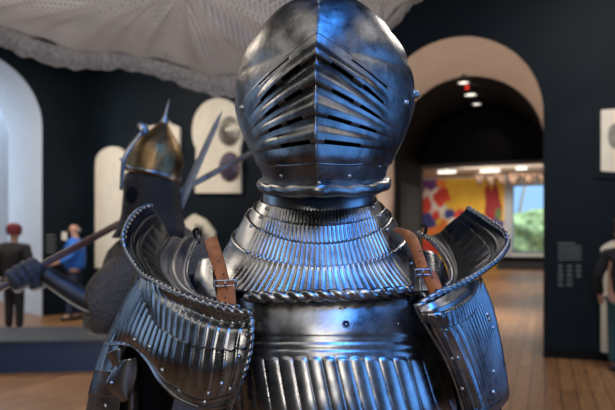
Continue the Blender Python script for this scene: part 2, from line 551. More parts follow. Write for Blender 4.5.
mural = thing('mural', 'large yellow wall mural with red and blue painted shapes in the far room', 'mural', W(s_at(460, TF), TF - .03, 0))
mc = {k: plain('mural_' + k, c, .7, noise=.2, scale=2) for k, c in dict(red=(.62, .05, .03), white=(.7, .62, .55), blue=(.04, .05, .22), orange=(.75, .2, .03), crimson=(.32, .015, .02), green=(.1, .16, .05), violet=(.12, .03, .16)).items()}
far('panel', [(412, 177), (504, 177), (504, 268), (412, 268)], TF - .02, .02, M['yellow'], mural)
def blob(cx, cy, rx, ry, k, seed, n=18):
    rnd = random.Random(seed); pts = []
    for i in range(n):
        a = 2 * PI * i / n; q = .7 + .55 * rnd.random()
        pts.append((cx + rx * q * math.cos(a), max(178.5, cy + ry * q * math.sin(a))))
    far('painted_shape', pts, TF - .028 - .0015 * seed, .008, mc[k], mural)
for i, a in enumerate([(430, 185, 10, 11, 'violet'), (433, 202, 13, 15, 'white'), (441, 197, 8, 9, 'red'), (428, 222, 9, 10, 'blue'), (433, 235, 12, 10, 'orange'), (444, 213, 7, 7, 'white'),
                       (450, 214, 6, 5, 'blue'), (446, 226, 10, 7, 'orange'), (430, 248, 14, 10, 'red'), (455, 222, 8, 5, 'white'), (493, 207, 9, 22, 'crimson'), (496, 227, 7, 9, 'blue'), (494, 240, 6, 9, 'orange'), (441, 183, 5, 6, 'orange'), (436, 215, 4, 5, 'red'), (460, 214, 5, 6, 'red'), (498, 214, 4, 6, 'green'), (426, 205, 5, 8, 'red')]):
    blob(*a, i)
# bench below the window
bench = thing('bench', 'long black bench below the bright far window', 'bench', W(s_at(520, TF - .6), TF - .6, 0))
sb0, sb1 = s_at(496, TF - .6), s_at(560, TF - .6)
bm = bmesh.new(); box(bm, (sb0, TF - .9, .4), (sb1, TF - .1, .62), MW); frombm('seat', bm, M['black_cloth'], bench)
bm = bmesh.new(); box(bm, (sb0 + .05, TF - .85, 0), (sb1 - .05, TF - .15, .4), MW); frombm('base', bm, M['black_metal'], bench)
# ruffled festoon along the far ceiling
TG = 21.0
for gi, (x0, x1, lab) in enumerate([(476, 505, 'brown and cream ruffled festoon hanging left of the far window'), (509, 548, 'brown and cream ruffled festoon hanging above the far window')]):
    V = []; nu, nv = 60, 10
    for i in range(nv):
        for j in range(nu):
            u = j / (nu - 1); v = i / (nv - 1)
            x = x0 + (x1 - x0) * u
            y = 173 + 3 * gi * 0 + (4 + 8 * abs(math.sin(PI * (u * 2.5 + .2)))) * v
            s = s_at(x, TG); q = W(s, TG - .12 * math.sin(u * 40) - .35 * math.sin(PI * v), z_at(x, y, TG)); V.append(q)
    fm = plain('festoon_cloth_%d' % gi, (.2, .13, .09), .9, noise=.85, scale=3.5)
    o = mk('festoon', V, grid_faces(nv, nu), fm, None, solid=.02); tag(o, lab, 'hanging decoration')
# track lights in the far room
for i, (xa, ya, xb, yb, t, lab) in enumerate([(438, 175.5, 456, 171, 11, 'leftmost glowing strip light on the far room ceiling'), (480, 174, 500, 170, 12, 'middle glowing strip light on the far room ceiling'), (516, 171, 527, 168, 12, 'rightmost short strip light on the far room ceiling')]):
    a = W(s_at(xa, t), t, z_at(xa, ya, t)); b_ = W(s_at(xb, t), t, z_at(xb, yb, t)); zz = (a.z + b_.z) / 2
    t_ = thing('strip_light', lab, 'ceiling light', (a.x, a.y, zz), 'strip lights in the far room')
    a.z = b_.z = zz
    d = (b_ - a); L = d.length; d.normalize(); sd = Vector((-d.y, d.x, 0))
    Mx = Matrix(((d.x, sd.x, 0, a.x), (d.y, sd.y, 0, a.y), (0, 0, 1, zz), (0, 0, 0, 1)))
    bm = bmesh.new(); box(bm, (0, -.03, 0), (L, .03, .04), Mx); frombm('diffuser', bm, M['lamp_far'], t_)
    bm = bmesh.new(); box(bm, (0, -.04, .04), (L, .04, .1), Mx); frombm('housing', bm, M['white'], t_)
    bm = bmesh.new(); box(bm, (L * .5 - .02, -.02, .1), (L * .5 + .02, .02, zc - zz), Mx); frombm('hanger', bm, M['white'], t_)
# outside: sky and hedge
sky = emit('bright_sky', (.30, .58, .95), 1.0)
o = mk('sky_backdrop', [W(-6, 44, -2), W(24, 44, -2), W(24, 44, 16), W(-6, 44, 16)], [(0, 1, 2, 3)], sky, None, False); tag(o, kind='structure')
hm = plain('hedge_leaves', (.22, .36, .20), .9, noise=.7, scale=2.5)
hd = W(s_at(532, 30), 30, 0)
rnd = random.Random(3)
bm = bmesh.new()
bmesh.ops.create_icosphere(bm, subdivisions=5, radius=1)
for v in bm.verts:
    n = v.co.normalized(); w = 1 + .16 * math.sin(7 * n.x + 3 * n.z) * math.sin(6 * n.z) + .05 * rnd.random()
    q = Vector((n.x * 3.2 * w, n.y * 1.0 * w, n.z * 2.0 * w + 1.2)); v.co = hd + E1 * q.x + DD * q.y + Vector((0, 0, q.z))
o = frombm('hedge', bm, hm, None, True); tag(o, 'green leafy hedge outside the far window', 'hedge')
tr = tube('bare_tree', cr([W(s_at(516, 34), 34, 0), W(s_at(519, 34), 34, 3), W(s_at(527, 34), 34, 5.6)], 12), .10, plain('grey_bark', (.35, .4, .42), .8)); tag(tr, 'pale bare tree trunk leaning behind the hedge', 'tree')

# lobby ceiling lights
for i, (x, y, r, lab) in enumerate([(463.5, 82.5, .085, 'highest of three round downlights in the dark vault'), (470.5, 94.5, .10, 'middle of three round downlights, beside a red glow'), (476.5, 104, .08, 'lowest of three round downlights in the dark vault')]):
    Y = 2.52 * 600 / (240 - y); p = P(x, y, Y)
    t_ = thing('downlight', lab, 'ceiling light', p, 'round downlights in the vault')
    V, fs = lathe([(.001, 0), (r, 0), (r, .012)], 20, p); mk('diffuser', V, fs, M['lamp'], t_)
    V, fs = lathe([(r + .002, -.012), (r + .02, -.012), (r + .02, .06), (r + .002, .06), (r + .002, -.012)], 20, p); mk('ring', V, fs, M['black_metal'], t_)
    V, fs = lathe([(.02, .013), (.02, .3)], 8, p); mk('stem', V, fs, M['black_metal'], t_)
p = P(467, 89.5, 10.3)
V, fs = lathe([(.001, 0), (.03, 0), (.035, .03), (.035, .3), (.001, .3)], 12, p); o = mk('indicator_lamp', V, fs, M['red_led'], None)
tag(o, 'small red indicator lamp between the downlights', 'lamp')

# ---- boards on the angled wall and what hangs on them
def board(name, label, cat, pxy, thick, mat, plane=on2, gap=.02, nrm=None, group=None):
    nrm = nrm or N2
    V = [plane(x, y, gap + thick) for (x, y) in pxy]; n = len(V)
    V += [v - nrm * thick for v in V]
    fs = [tuple(range(n)), tuple(reversed(range(n, 2 * n)))] + [(i, (i + 1) % n, n + (i + 1) % n, n + i) for i in range(n)]
    o = mk(name, V, fs, mat, None, False); return tag(o, label, cat, group)
def smoothpoly(pts, n=48):
    c = cr([Vector((a, b, 0)) for a, b in pts], n); return [(q[0], q[1]) for q in c]
def front(px, py, off=0.0):
    """point of the right front wall seen at px,py"""
    o = A0 - DD * off; d = P(px, py, 1) - CAM
    k = Vector((o.x, o.y, 0)).dot(DD) / Vector((d.x, d.y, 0)).dot(DD)
    return CAM + d * k
NF = -DD
archA = [(95, 268)] + smoothpoly([(95, 168), (96, 158), (102, 150), (112, 146.5), (121, 149), (127, 157), (128.5, 168)], 24) + [(128.5, 268)]
board('display_board', 'tall cream arched board behind the mail-clad figure, left of its helmet', 'board', archA, .05, M['cream'], group='cream display boards')
archB = [(195, 193)] + smoothpoly([(196, 149), (193, 141), (192, 130), (195, 115), (204, 103), (218, 98), (232, 103), (240, 116), (242, 130), (241, 141), (239, 149)], 40) + [(240, 193)]
board('display_board', 'cream round-topped board carrying two round shields left of the helmet', 'board', archB, .05, M['cream'], group='cream display boards')
board('display_board', 'small cream pointed board seen above the left shoulder strap', 'board', [(181, 225), (188, 218), (193.5, 214), (205, 220), (214, 232), (212, 256), (190, 256), (187, 240)], .05, M['cream'], group='cream display boards')
board('display_board', 'cream board mostly hidden behind the gilded pointed helmet', 'board', [(148, 162), (148, 126), (157, 125), (166, 120), (171, 124), (179, 127), (179, 160)], .05, M['cream'], group='cream display boards')
def shield(name, label, x, y, rx, mat, rimmat, boss):
    c = on2(x, y, .09); Y = c.y; r = rx * Y / F
    q = N2.to_track_quat('Z', 'Y').to_matrix()
    t_ = thing(name, label, 'shield', c, 'round shields on the arched board')
    V, fs = lathe([(r, 0), (r * .97, .02), (r * .7, .05), (r * .35, .09), (r * .12, .14), (.001, .16)], 40, c, q)
    mk('body', V, fs, mat, t_, solid=.004)
    path = [c + q @ Vector((r * math.cos(a), r * math.sin(a), .005)) for a in np.linspace(0, 2 * PI, 49)[:-1]]
    tube('rim', path, .012, rimmat, t_, 8, True)
    V, fs = lathe([(r * .2, .1), (r * .17, .15), (r * .08, .19), (.001, .2)], 20, c, q); mk('boss', V, fs, boss, t_)
shield('round_shield', 'silvery conical round shield, upper one on the arched board', 229, 131, 14, M['shield_steel'], M['rivet'], M['shield_steel'])
shield('round_shield', 'dark purple round shield, lower one on the arched board', 229.5, 166.5, 14, M['shield_dark'], M['gilt'], M['shield_dark'])
# small gauntlet on the pointed board
t_ = thing('gauntlet', 'small dark gauntlet mounted on the pointed cream board', 'gauntlet', on2(199, 240, .12))
V, fs = lathe([(.09, -.18), (.075, 0), (.06, .1), (.07, .16), (.02, .18)], 16, on2(199, 240, .17)); mk('cuff', V, fs, M['steel_dark'], t_)
for k in range(4):
    a = on2(196 + k * 2.2, 232, .17); skin('finger', [(*a, .014), (*(a + Vector((0, -.02, .07))), .013), (*(a + Vector((0, -.05, .13 - .01 * k))), .011)], [(0, 1), (1, 2)], M['steel_dark'], t_, sub=1)

# right wall: print, lower panel, text label
pr = thing('framed_print', 'cream print of a helmet in a dark frame, high on the right wall', 'print', front(608, 140, .03))
def wallpiece(name, pxy, off, th, mat, parent, plane=front, nrm=NF):
    V = [plane(x, y, off + th) for (x, y) in pxy]; n = len(V); V += [v - nrm * th for v in V]
    fs = [tuple(range(n)), tuple(reversed(range(n, 2 * n)))] + [(i, (i + 1) % n, n + (i + 1) % n, n + i) for i in range(n)]
    return mk(name, V, fs, mat, parent, False)
wallpiece('frame', [(594, 104), (648, 99), (648, 182), (594, 177)], .0, .02, M['wall'], pr)
wallpiece('sheet', [(601, 110), (640, 107), (640, 174), (601, 171)], .0205, .01, M['cream'], pr)
wallpiece('drawing', smoothpoly([(609, 128), (613, 124), (620, 123), (627, 127), (628, 137), (624, 146), (616, 149), (610, 145), (608, 137), (609, 128)], 30), .031, .004, M['print_grey'], pr)
board('display_board', 'cream display board low on the right wall behind the dark-clothed visitor', 'board', [(601, 352), (601, 248), (604, 245), (612, 241), (640, 236), (640, 358)], .04, M['cream'], front, .03, NF, 'cream display boards')
lb = thing('wall_label', 'dark wall text panel with grey lettering beside the doorway', 'wall label', front(571, 285, .01))
wallpiece('panel', [(555, 237), (587, 236), (587, 291), (555, 289)], .0, .008, M['wall'], lb)
rnd = random.Random(8)
rows = [(558, 576, 243, .9)] + [(558, 582, 246 + i * 2.6, .7) for i in range(6)]
for (a, b_, y, h) in rows:
    wallpiece('text_line', [(a, y), (b_ - rnd.random() * 3, y - .1), (b_ - rnd.random(), y + h), (a, y + h)], .009, .002, M['text'], lb)
for c0 in (558, 567, 576):
    for rr in range(5 if c0 < 575 else 3):
        for k in range(2):
            y = 265 + rr * 4.6 + k * 1.6
            wallpiece('text_line', [(c0, y), (c0 + 4.5 + 2 * rnd.random(), y), (c0 + 4.5, y + .8), (c0, y + .8)], .009, .002, M['text'], lb)
# left wall labels
def leftw(px, py, off=0.0):
    o = C2 - DL * off; d = P(px, py, 1) - CAM
    k = Vector((o.x, o.y, 0)).dot(DL) / Vector((d.x, d.y, 0)).dot(DL); return CAM + d * k
lb2 = thing('wall_label', 'small white card label on the dark wall beside the blue jacket', 'wall label', leftw(65, 240, .01))
wallpiece('card', [(62, 232), (67, 232), (67, 240), (62, 240)], 0, .01, M['white'], lb2, leftw, -DL)
lb3 = thing('wall_label', 'faint grey lettering on the dark wall left of the blue jacket', 'wall label', leftw(50, 240, .01))
for i in range(5):
    wallpiece('text_line', [(46, 235 + i * 4), (55 + i % 2, 235 + i * 4), (55 + i % 2, 236 + i * 4), (46, 236 + i * 4)], 0, .004, M['text'], lb3, leftw, -DL)

# plinth in the left foreground
pl = thing('display_plinth', 'low dark blue display plinth crossing the left background', 'plinth', (-3.2, 6.8, 0))
pa = Vector((-8, 6.12, 0)); pb = Vector((-.9, 6.75, 0)); pd = (pb - pa).normalized(); pn = Vector((-pd.y, pd.x, 0))
Mp = Matrix(((pd.x, pn.x, 0, pa.x), (pd.y, pn.y, 0, pa.y), (0, 0, 1, 0), (0, 0, 0, 1)))
bm = bmesh.new(); box(bm, (0, 0, 0), (7.1, 1.05, .32), Mp); frombm('body', bm, M['navy_plinth'], pl)
bm = bmesh.new(); box(bm, (0, -.02, .32), (7.1, 1.07, .35), Mp); frombm('top', bm, M['plinth_top'], pl)

# hanging woven canopy
def canopy():
    c = thing('hanging_canopy', 'large round woven mesh canopy hanging overhead with a deep hem', 'canopy', (-.85, 4.25, 2.95))
    rnd = random.Random(2); nr, na = 46, 360
    ph = [rnd.random() * 6.28 for _ in range(6)]
    def rim(a): return 1.66
    def lift(a): return .09 * max(0, math.cos(a - .1)) ** 2 + .05 * math.sin(3 * a + 1) + .03 * math.sin(7 * a)
    def zz(a, f):
        fold = .035 * math.sin(17 * a + ph[0] + 2 * f) + .03 * math.sin(9 * a + ph[1] - 3 * f) + .02 * math.sin(31 * a + 4 * f)
        return 3.14 + .10 * (1 - f * f) + fold * f * (1.15 - f) * 2.2
    V = []; uv = []
    for i in range(nr):
        f = i / (nr - 1)
        for j in range(na):
            a = 2 * PI * j / na
            r = rim(a) * f
            V.append((-.85 + r * math.cos(a), 4.25 + r * math.sin(a), zz(a, f) + lift(a) * f)); uv.append((a / (2 * PI), f))
    # rope-like UVs in plan so the weave keeps one size
    uv = [((v[0] + 3) / 6, v[1] / 3) for v in V]
    mk('sheet', V, grid_faces(nr, na, True), M['fabric'], c, solid=.006, uvs=uv)
    V = []; uv = []; nh = 14
    for i in range(nh):
        v = i / (nh - 1)
        for j in range(na):
            a = 2 * PI * j / na
            r = rim(a) + .012 * math.sin(26 * a) * v + .02 * math.sin(PI * v)
            V.append((-.85 + r * math.cos(a), 4.25 + r * math.sin(a), 3.14 + lift(a) - .19 * v * (1 - 3 * lift(a)) - .008 * v * (math.sin(40 * a) + math.sin(63 * a + 1)))); uv.append((a / 3, v * .1))
    hm_ = plain('grey_knit_hem', (.26, .25, .24), .85, noise=.4, scale=30, bump=.8)
    mk('hem', V, grid_faces(nh, na, True), hm_, c, solid=.006)
    for a in (0.3, 1.9, 3.5, 5.1):
        p = Vector((-.85 + 1.5 * math.cos(a), 4.25 + 1.5 * math.sin(a), 3.15))
        tube('wire', [p, Vector((p.x, p.y, CEIL))], .003, M['black_metal'], c, 6)
canopy()

# ================================================================== PEOPLE
def person(name, label, px, py_feet, H, facing, jacket, trousers, hairmat, hat=False, bald=False, pose=None, bulk=1.0):
    Y = CAMZ * F / (py_feet - HY); o = P(px, py_feet, Y); o.z = 0
    root = thing(name, label, 'person', o)
    fx = Vector((math.sin(facing), -math.cos(facing), 0))     # forward
    rt = Vector((-fx.y, fx.x, 0))                             # body's right-hand axis in plan
    k = H / 1.75
    def B(r, f, z): return o + rt * r * k + fx * f * k + Vector((0, 0, z * k))
    pose = pose or {}
    el = pose.get('el', [(.27, -.04, 1.13), (-.27, -.04, 1.13)]); ha = pose.get('ha', [(.25, .10, .90), (-.25, .10, .90)])
    ft = pose.get('ft', [(.10, 0, .07), (-.10, 0, .07)])
    V = [(0, 0, .95, .13), (0, 0, 1.12, .125), (0, .0, 1.32, .14), (0, -.01, 1.45, .075), (0, .0, 1.52, .055), (0, .015, 1.585, .072), (0, .02, 1.66, .085), (0, .01, 1.715, .06)]
    E = [(i, i + 1) for i in range(7)]
    def add(p, r, par):
        V.append((*p, r)); E.append((par, len(V) - 1)); return len(V) - 1
    for sgn, e, h, f in zip((1, -1), el, ha, ft):
        s = add((.175 * sgn, 0, 1.41), .06, 2); a = add(e, .045, s); w = add(h, .03, a)
        hv = Vector(h); d = (hv - Vector(e)).normalized()
        palm = hv + d * .06; pi_ = add(tuple(palm), .032, w)
        for q in range(4):
            b0 = palm + Vector((.012 * (q - 1.5), .006 * (q - 1.5), 0)) * 1.3; t1 = b0 + d * .05 + Vector((0, .008, 0)); t2 = t1 + d * .03 + Vector((0, .015, 0))
            i1 = add(tuple(t1), .009, pi_); add(tuple(t2), .008, i1)
        add(tuple(palm + d * .01 + Vector((-.03 * sgn, .03, 0))), .010, pi_)
        hp = add((.09 * sgn, 0, .88), .09, 0); kn = add((f[0] * .95, .5 * f[1] + .015, .50), .058, hp); an = add((f[0], f[1], .09), .038, kn); add((f[0] * 1.1, f[1] + .14, .04), .035, an)
    VV = [(*B(*v[:3]), v[3] * k) for v in V]
    body = skin('body', VV, E, M['skin'], root, 0, 2)
    # nose, ears
    for nm, vs in (('nose', [(0, .10, 1.63, .012), (0, .125, 1.615, .013)]), ('ear', [(.082, .01, 1.63, .014), (.09, -.005, 1.645, .016)]), ('ear', [(-.082, .01, 1.63, .014), (-.09, -.005, 1.645, .016)])):
        skin(nm, [(*B(*v[:3]), v[3] * k) for v in vs], [(0, 1)], M['skin'], body, 0, 1)
    # jacket
    J = [(0, 0, .86, .16 * bulk), (0, 0, 1.05, .165 * bulk), (0, 0, 1.25, .17 * bulk), (0, -.01, 1.42, .12 * bulk), (0, 0, 1.49, .07)]
    JE = [(0, 1), (1, 2), (2, 3), (3, 4)]
    for sgn, e, h in zip((1, -1), el, ha):
        b0 = len(J); J += [(.17 * sgn * bulk, 0, 1.39, .085 * bulk), (*e, .065 * bulk), (*h, .048 * bulk)]; JE += [(3, b0), (b0, b0 + 1), (b0 + 1, b0 + 2)]
    skin('jacket', [(*B(*v[:3]), tuple(q * k for q in v[3]) if isinstance(v[3], tuple) else v[3] * k) for v in J], JE, jacket, root, 0, 2)
    T = [(0, 0, .92, .145)]; TE = []
    for sgn, f in zip((1, -1), ft):
        b0 = len(T); T += [(.085 * sgn, 0, .80, .10), (f[0] * .95, .5 * f[1] + .015, .50, .08), (f[0], f[1], .08, .062)]; TE += [(0, b0), (b0, b0 + 1), (b0 + 1, b0 + 2)]
    skin('trousers', [(*B(*v[:3]), v[3] * k) for v in T], TE, trousers, root, 0, 2)
    for sgn, f in zip((1, -1), ft):
        skin('shoe', [(*B(f[0], f[1] - .05, .045), .045 * k), (*B(f[0] * 1.1, f[1] + .06, .045), .046 * k), (*B(f[0] * 1.2, f[1] + .16, .035), .036 * k)], [(0, 1), (1, 2)], M['shoe'], root, 0, 2)
    if hat:
        V, fs = lathe([(.104, -.02), (.112, .0), (.115, .03), (.105, .035), (.12, .06), (.112, .10), (.085, .135), (.04, .155), (.001, .16)], 24, B(0, .0, 1.64))
        mk('hat', V, fs, M['maroon'], root, solid=.004)
    elif bald:
        skin('hair', [(*B(.07, -.05, 1.62), .035 * k), (*B(0, -.075, 1.62), .045 * k), (*B(-.07, -.05, 1.62), .035 * k)], [(0, 1), (1, 2)], hairmat, root, 1, 2)
    else:
        skin('hair', [(*B(0, .03, 1.74), .06 * k), (*B(0, -.03, 1.70), .093 * k), (*B(0, -.06, 1.60), .085 * k), (*B(0, -.07, 1.48), .06 * k)], [(0, 1), (1, 2), (2, 3)], hairmat, root, 1, 2)
    return root

person('person', 'person in black coat and maroon knitted hat, seen from behind', 14, 333, 1.66, math.radians(168), M['black_coat'], plain('black_trousers', (.01, .01, .016), .9), M['hair'], hat=True, bulk=1.22,
       pose=dict(el=[(.32, -.03, 1.13), (-.32, -.03, 1.13)], ha=[(.29, .10, .90), (-.29, .10, .90)]))
person('person', 'balding person in bright blue jacket and dark jeans, facing left', 75, 320, 1.76, math.radians(-75), M['blue_jacket'], M['denim'], M['grey_hair'], bald=True, bulk=1.2,
       pose=dict(el=[(.24, .02, 1.14), (-.24, .02, 1.14)], ha=[(.17, .24, 1.05), (-.17, .24, 1.05)], ft=[(.10, .08, .07), (-.10, -.08, .07)]))
person('person', 'brown-haired person in black top and teal trousers at the right edge', 623, 372, 1.62, math.radians(150), M['black_coat'], M['teal'], M['hair'])

# ================================================================== SECOND ARMOUR (mail)
def second():
    Yc = 2.08
    r = thing('mail_armor', 'dark mail armor with gilded pointed helmet, holding a spear', 'armor', (P(146, 0, Yc).x, Yc, 0))
    c = P(153, 173, Yc)
    tilt = Matrix.Rotation(math.radians(12.5), 3, 'Y')
    # gilded conical helmet with shallow facets
    prof = [(.092, -.012), (.097, -.01), (.097, .012), (.094, .02), (.093, .05), (.086, .08), (.072, .105), (.052, .13), (.034, .15), (.020, .168), (.012, .18)]
    V, fs = lathe(prof, 48, c, tilt)
    for i, v in enumerate(V):
        row, k = divmod(i, 48)
        if 4 <= row <= 9:
            d = (v - c); f = 1 + .035 * abs(math.sin(k / 48 * PI * 16)); ax = tilt @ Vector((0, 0, 1)); h = ax * d.dot(ax); V[i] = c + h + (d - h) * f
    hm_ = mk('helmet', V, fs, M['gilt'], r, solid=.002)
    V, fs = lathe([(.0135, .172), (.016, .18), (.010, .19), (.006, .21), (.004, .235), (.0008, .262)], 16, c, tilt); mk('spike', V, fs, M['steel_mid'], hm_)
    V, fs = lathe([(.0975, -.008), (.0995, -.006), (.0995, .002), (.0975, .004)], 48, c, tilt); mk('brow_band', V, fs, M['steel_mid'], hm_)
    # sliding nasal with finial plate
    a, b_, d_ = P(121, 190, 1.98), P(124, 160, 1.97), P(142, 132, 1.99)
    tube('nasal', cr([a, b_, P(131, 147, 1.98), d_], 20), lambda an, s, t: .006 + .002 * math.sin(PI * t), M['steel_mid'], hm_, 8)
    V, fs = lathe([(.001, -.002), (.02, -.002), (.02, .002), (.001, .002)], 20, d_ + Vector((.002, 0, .01)), Matrix.Rotation(math.radians(90), 3, 'X') @ Matrix.Rotation(.3, 3, 'Y'), 1, 1.25); mk('finial_plate', V, fs, M['steel_mid'], hm_)
    tube('plume_holder', [P(126, 168, 1.99), P(120, 158, 1.97)], .004, M['steel_mid'], hm_, 8)
    # ear flap and mail curtain
    V, fs = lathe([(.088, -.005), (.093, -.04), (.095, -.09), (.099, -.14), (.110, -.19), (.13, -.225)], 64, c + Vector((-.003, 0, 0)), None)
    for i, v in enumerate(V):
        row, k = divmod(i, 64); a2 = 2 * PI * k / 64
        V[i] = v + Vector((math.cos(a2), math.sin(a2), 0)) * (.004 * math.sin(10 * a2) * row / 5)
    mk('aventail', V, fs, M['mail_dark'], r, solid=.004)
    # black ball added for the shade in the face opening
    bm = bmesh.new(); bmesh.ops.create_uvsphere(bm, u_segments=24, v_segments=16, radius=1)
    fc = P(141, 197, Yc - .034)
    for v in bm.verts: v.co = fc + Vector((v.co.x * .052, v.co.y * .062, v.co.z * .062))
    frombm('face_shade_ball', bm, M['black_cloth'], r, True)
    bm = bmesh.new()
    # coat body
    sh = P(160, 246, Yc)
    rows = []
    for (z, hx, hy, ox) in [(1.50, .07, .07, .0), (1.46, .13, .10, 0), (1.42, .195, .125, 0), (1.33, .215, .14, 0), (1.2, .20, .145, 0), (1.05, .185, .14, 0), (.95, .20, .16, 0), (.75, .25, .2, 0), (.62, .27, .22, 0)]:
        rows.append([Vector((sh.x + ox + hx * math.cos(a) * 1.0, Yc + .03 + hy * math.sin(a), z + .004 * math.sin(9 * a))) for a in np.linspace(0, 2 * PI, 65)[:-1]])
    V = [v for rw in rows for v in rw]; mk('mail_coat', V, grid_faces(len(rows), 64, True), M['mail'], r, solid=.004, sub=1)
    # raised arm: mail sleeve, vambrace, glove
    S = Vector((sh.x - .16, Yc, 1.40)); El = P(100, 300, 1.98); Wr = P(46, 276, 1.94)
    skin('sleeve', [(*P(142, 262, 2.06), .085), (*P(117, 280, 2.03), .078), (*El, .066), (*P(90, 304, 1.97), .054), (*P(97, 335, 2.0), .052)], [(0, 1), (1, 2), (2, 3), (2, 4)], M['mail'], r, 0, 2)
    path = cr([P(96, 303, 1.975), P(80, 296, 1.965), P(60, 284, 1.95), P(44, 273, 1.935)], 24)
    tube('vambrace', path, lambda a, s, t: .040 - .012 * t , M['vambrace'], r, 20)
    # gloved fist round the spear
    ax0, ax1 = P(-15, 296, 1.85), P(262, 147, 2.6); ax = (ax1 - ax0).normalized()
    hc = ax0 + ax * ((P(23, 276, 1.93) - ax0).dot(ax))
    up = Vector((0, 0, 1)); sd = ax.cross(up).normalized(); up2 = sd.cross(ax).normalized()   # sd points to the viewer side or away
    if sd.y > 0: sd = -sd
    g = [(*Wr, .034), (*(hc + ax * .03 - sd * -.0 + up2 * -.035 + sd * .0), .040), (*(hc + ax * .005 - up2 * .03 - sd * .018), .042)]
    E = [(0, 1), (1, 2)]
    gl = skin('glove', g, E, M['glove'], r, 0, 2)
    for q in range(4):
        o_ = hc + ax * (.042 - .0245 * q)
        pts = []
        for j, an in enumerate(np.linspace(-110, 175, 8)):
            an = math.radians(an); rr = .030 - .002 * abs(q - 1.2)
            pts.append((*(o_ + up2 * math.sin(an) * rr + sd * math.cos(an) * rr), (.0215 - .0008 * j)))
        skin('finger', pts, [(i, i + 1) for i in range(7)], M['glove'], gl, 0, 2)
    th = [(*(hc + ax * .05 - up2 * .03), .017), (*(hc + ax * .055 + sd * .028), .016), (*(hc + ax * .035 + sd * .034 + up2 * .02), .014)]
    skin('thumb', th, [(0, 1), (1, 2)], M['glove'], gl, 0, 2)
    # other arm with the sword hand
    S2 = Vector((sh.x + .17, Yc, 1.40)); E2 = Vector((sh.x + .21, Yc - .03, 1.18)); H2 = P(160, 268, 2.12)
    skin('sleeve', [(*S2, .07), (*(S2 * .5 + E2 * .5), .06), (*E2, .055), (*(E2 * .5 + H2 * .5), .05)], [(0, 1), (1, 2), (2, 3)], M['mail'], r, 0, 2)
    skin('glove', [(*(E2 * .45 + H2 * .55), .032), (*H2, .034), (*(H2 + Vector((.0, 0, .03))), .034)], [(0, 1), (1, 2)], M['glove'], r, 0, 2)
    # stand
    V, fs = lathe([(.03, .0), (.03, .7)], 16, (sh.x, Yc + .03, 0)); mk('stand_pole', V, fs, M['black_metal'], r)
    V, fs = lathe([(.001, 0), (.26, 0), (.26, .015), (.001, .02)], 40, (sh.x, Yc + .03, 0)); mk('stand_base', V, fs, M['black_metal'], r)
    # spear
    sp = thing('spear', 'long spear slanting upward across the gloved fist of the mail armor', 'spear', ax0 * .5 + ax1 * .5)
    m_ = ax0 + (ax1 - ax0) * .60
    tube('shaft', [ax0 - ax * .5, m_], .0125, M['wood_shaft'], sp, 16)
    tube('head', cr([m_, m_ + (ax1 - m_) * .3, ax1, ax1 + ax * .25], 20), lambda a, s, t: .0125 * (1 + .3 * math.sin(PI * min(1, t * 1.2))) * (1 - .9 * t ** 3) * (.7 + .3 * abs(math.cos(a))), M['steel_mid'], sp, 16)
    # sword
    sw = thing('sword', 'broad pale sword blade pointing up beside the gilded helmet', 'sword', H2)
    tip = P(222, 111, 2.17); base = P(168, 231, 2.14); d = (tip - base).normalized(); s_ = d.cross(Vector((0, 1, 0))).normalized()
    V = []; n = 24
    for i in range(n):
        t = i / (n - 1); w = .018 * (1 - .5 * t) * (1 if t < .86 else max(.02, (1 - t) / .14) ** .6); c0 = base + (tip - base) * t
        V += [c0 - s_ * w, c0 + Vector((0, -.003, 0)), c0 + s_ * w, c0 + Vector((0, .003, 0))]
    fs = [(i * 4 + k, i * 4 + (k + 1) % 4, i * 4 + 4 + (k + 1) % 4, i * 4 + 4 + k) for i in range(n - 1) for k in range(4)]
    mk('blade', V, fs, plain('pale_blade_steel', (.24, .22, .18), .5, metal=.4, noise=.2, scale=30), sw, False)
    tube('grip', [base - d * .01, base - d * .16], .014, M['leather'], sw, 12)
    tube('crossguard', [base - s_ * .08, base + s_ * .08], .009, M['steel_mid'], sw, 10)
second()

# ================================================================== MAIN ARMOUR
A = thing('suit_of_armor', 'fluted steel plate armor with visored helmet, large in the center', 'armor', (.015, .87, 0))
X0 = .016; YC = .86

# ---- helmet
HC = Vector((.0236, .86, 0)); HR = math.radians(-5.2)
ROT = Matrix.Rotation(HR, 3, 'Z')
def tab(pts, x):
    return float(np.interp(x, [p[0] for p in pts], [p[1] for p in pts]))
def z_of(y, Y=.86): return CAMZ + (HY - y) * Y / F
def smooth_tab(pts):
    xs = np.array([p[0] for p in pts]); ys = np.array([p[1] for p in pts])
    fine = np.linspace(xs[0], xs[-1], 400); c = cr([Vector((a * 1, b * 1, 0)) for a, b in pts], 400)
    o = np.argsort(c[:, 0]); return c[o, 0], c[o, 1]
hwx, hwy = smooth_tab(sorted([(z_of(y), w * .86 / F) for y, w in [(1, 0), (2, 9), (4, 17), (7, 27), (12, 38), (18, 46), (28, 56.5), (38, 65), (50, 73.5), (62, 80), (76, 84.5), (90, 87), (105, 87), (120, 84), (135, 78.5), (145, 74), (155, 69), (165, 64), (172, 60.5), (178, 58), (181, 57)]]))
dfx, dfy = smooth_tab(sorted([(z_of(1), 0), (z_of(2.5), .030), (1.783, .048), (1.765, .080), (1.74, .104), (1.715, .120), (1.68, .138), (1.64, .150), (1.60, .153), (1.57, .147), (1.55, .135), (z_of(184), .112)]))
ZT = z_of(1); ZB = z_of(181)
def hw(z): return float(np.interp(z, hwx, hwy))
def df(z): return float(np.interp(z, dfx, dfy))
def db(z): return .93 * hw(z) + .012
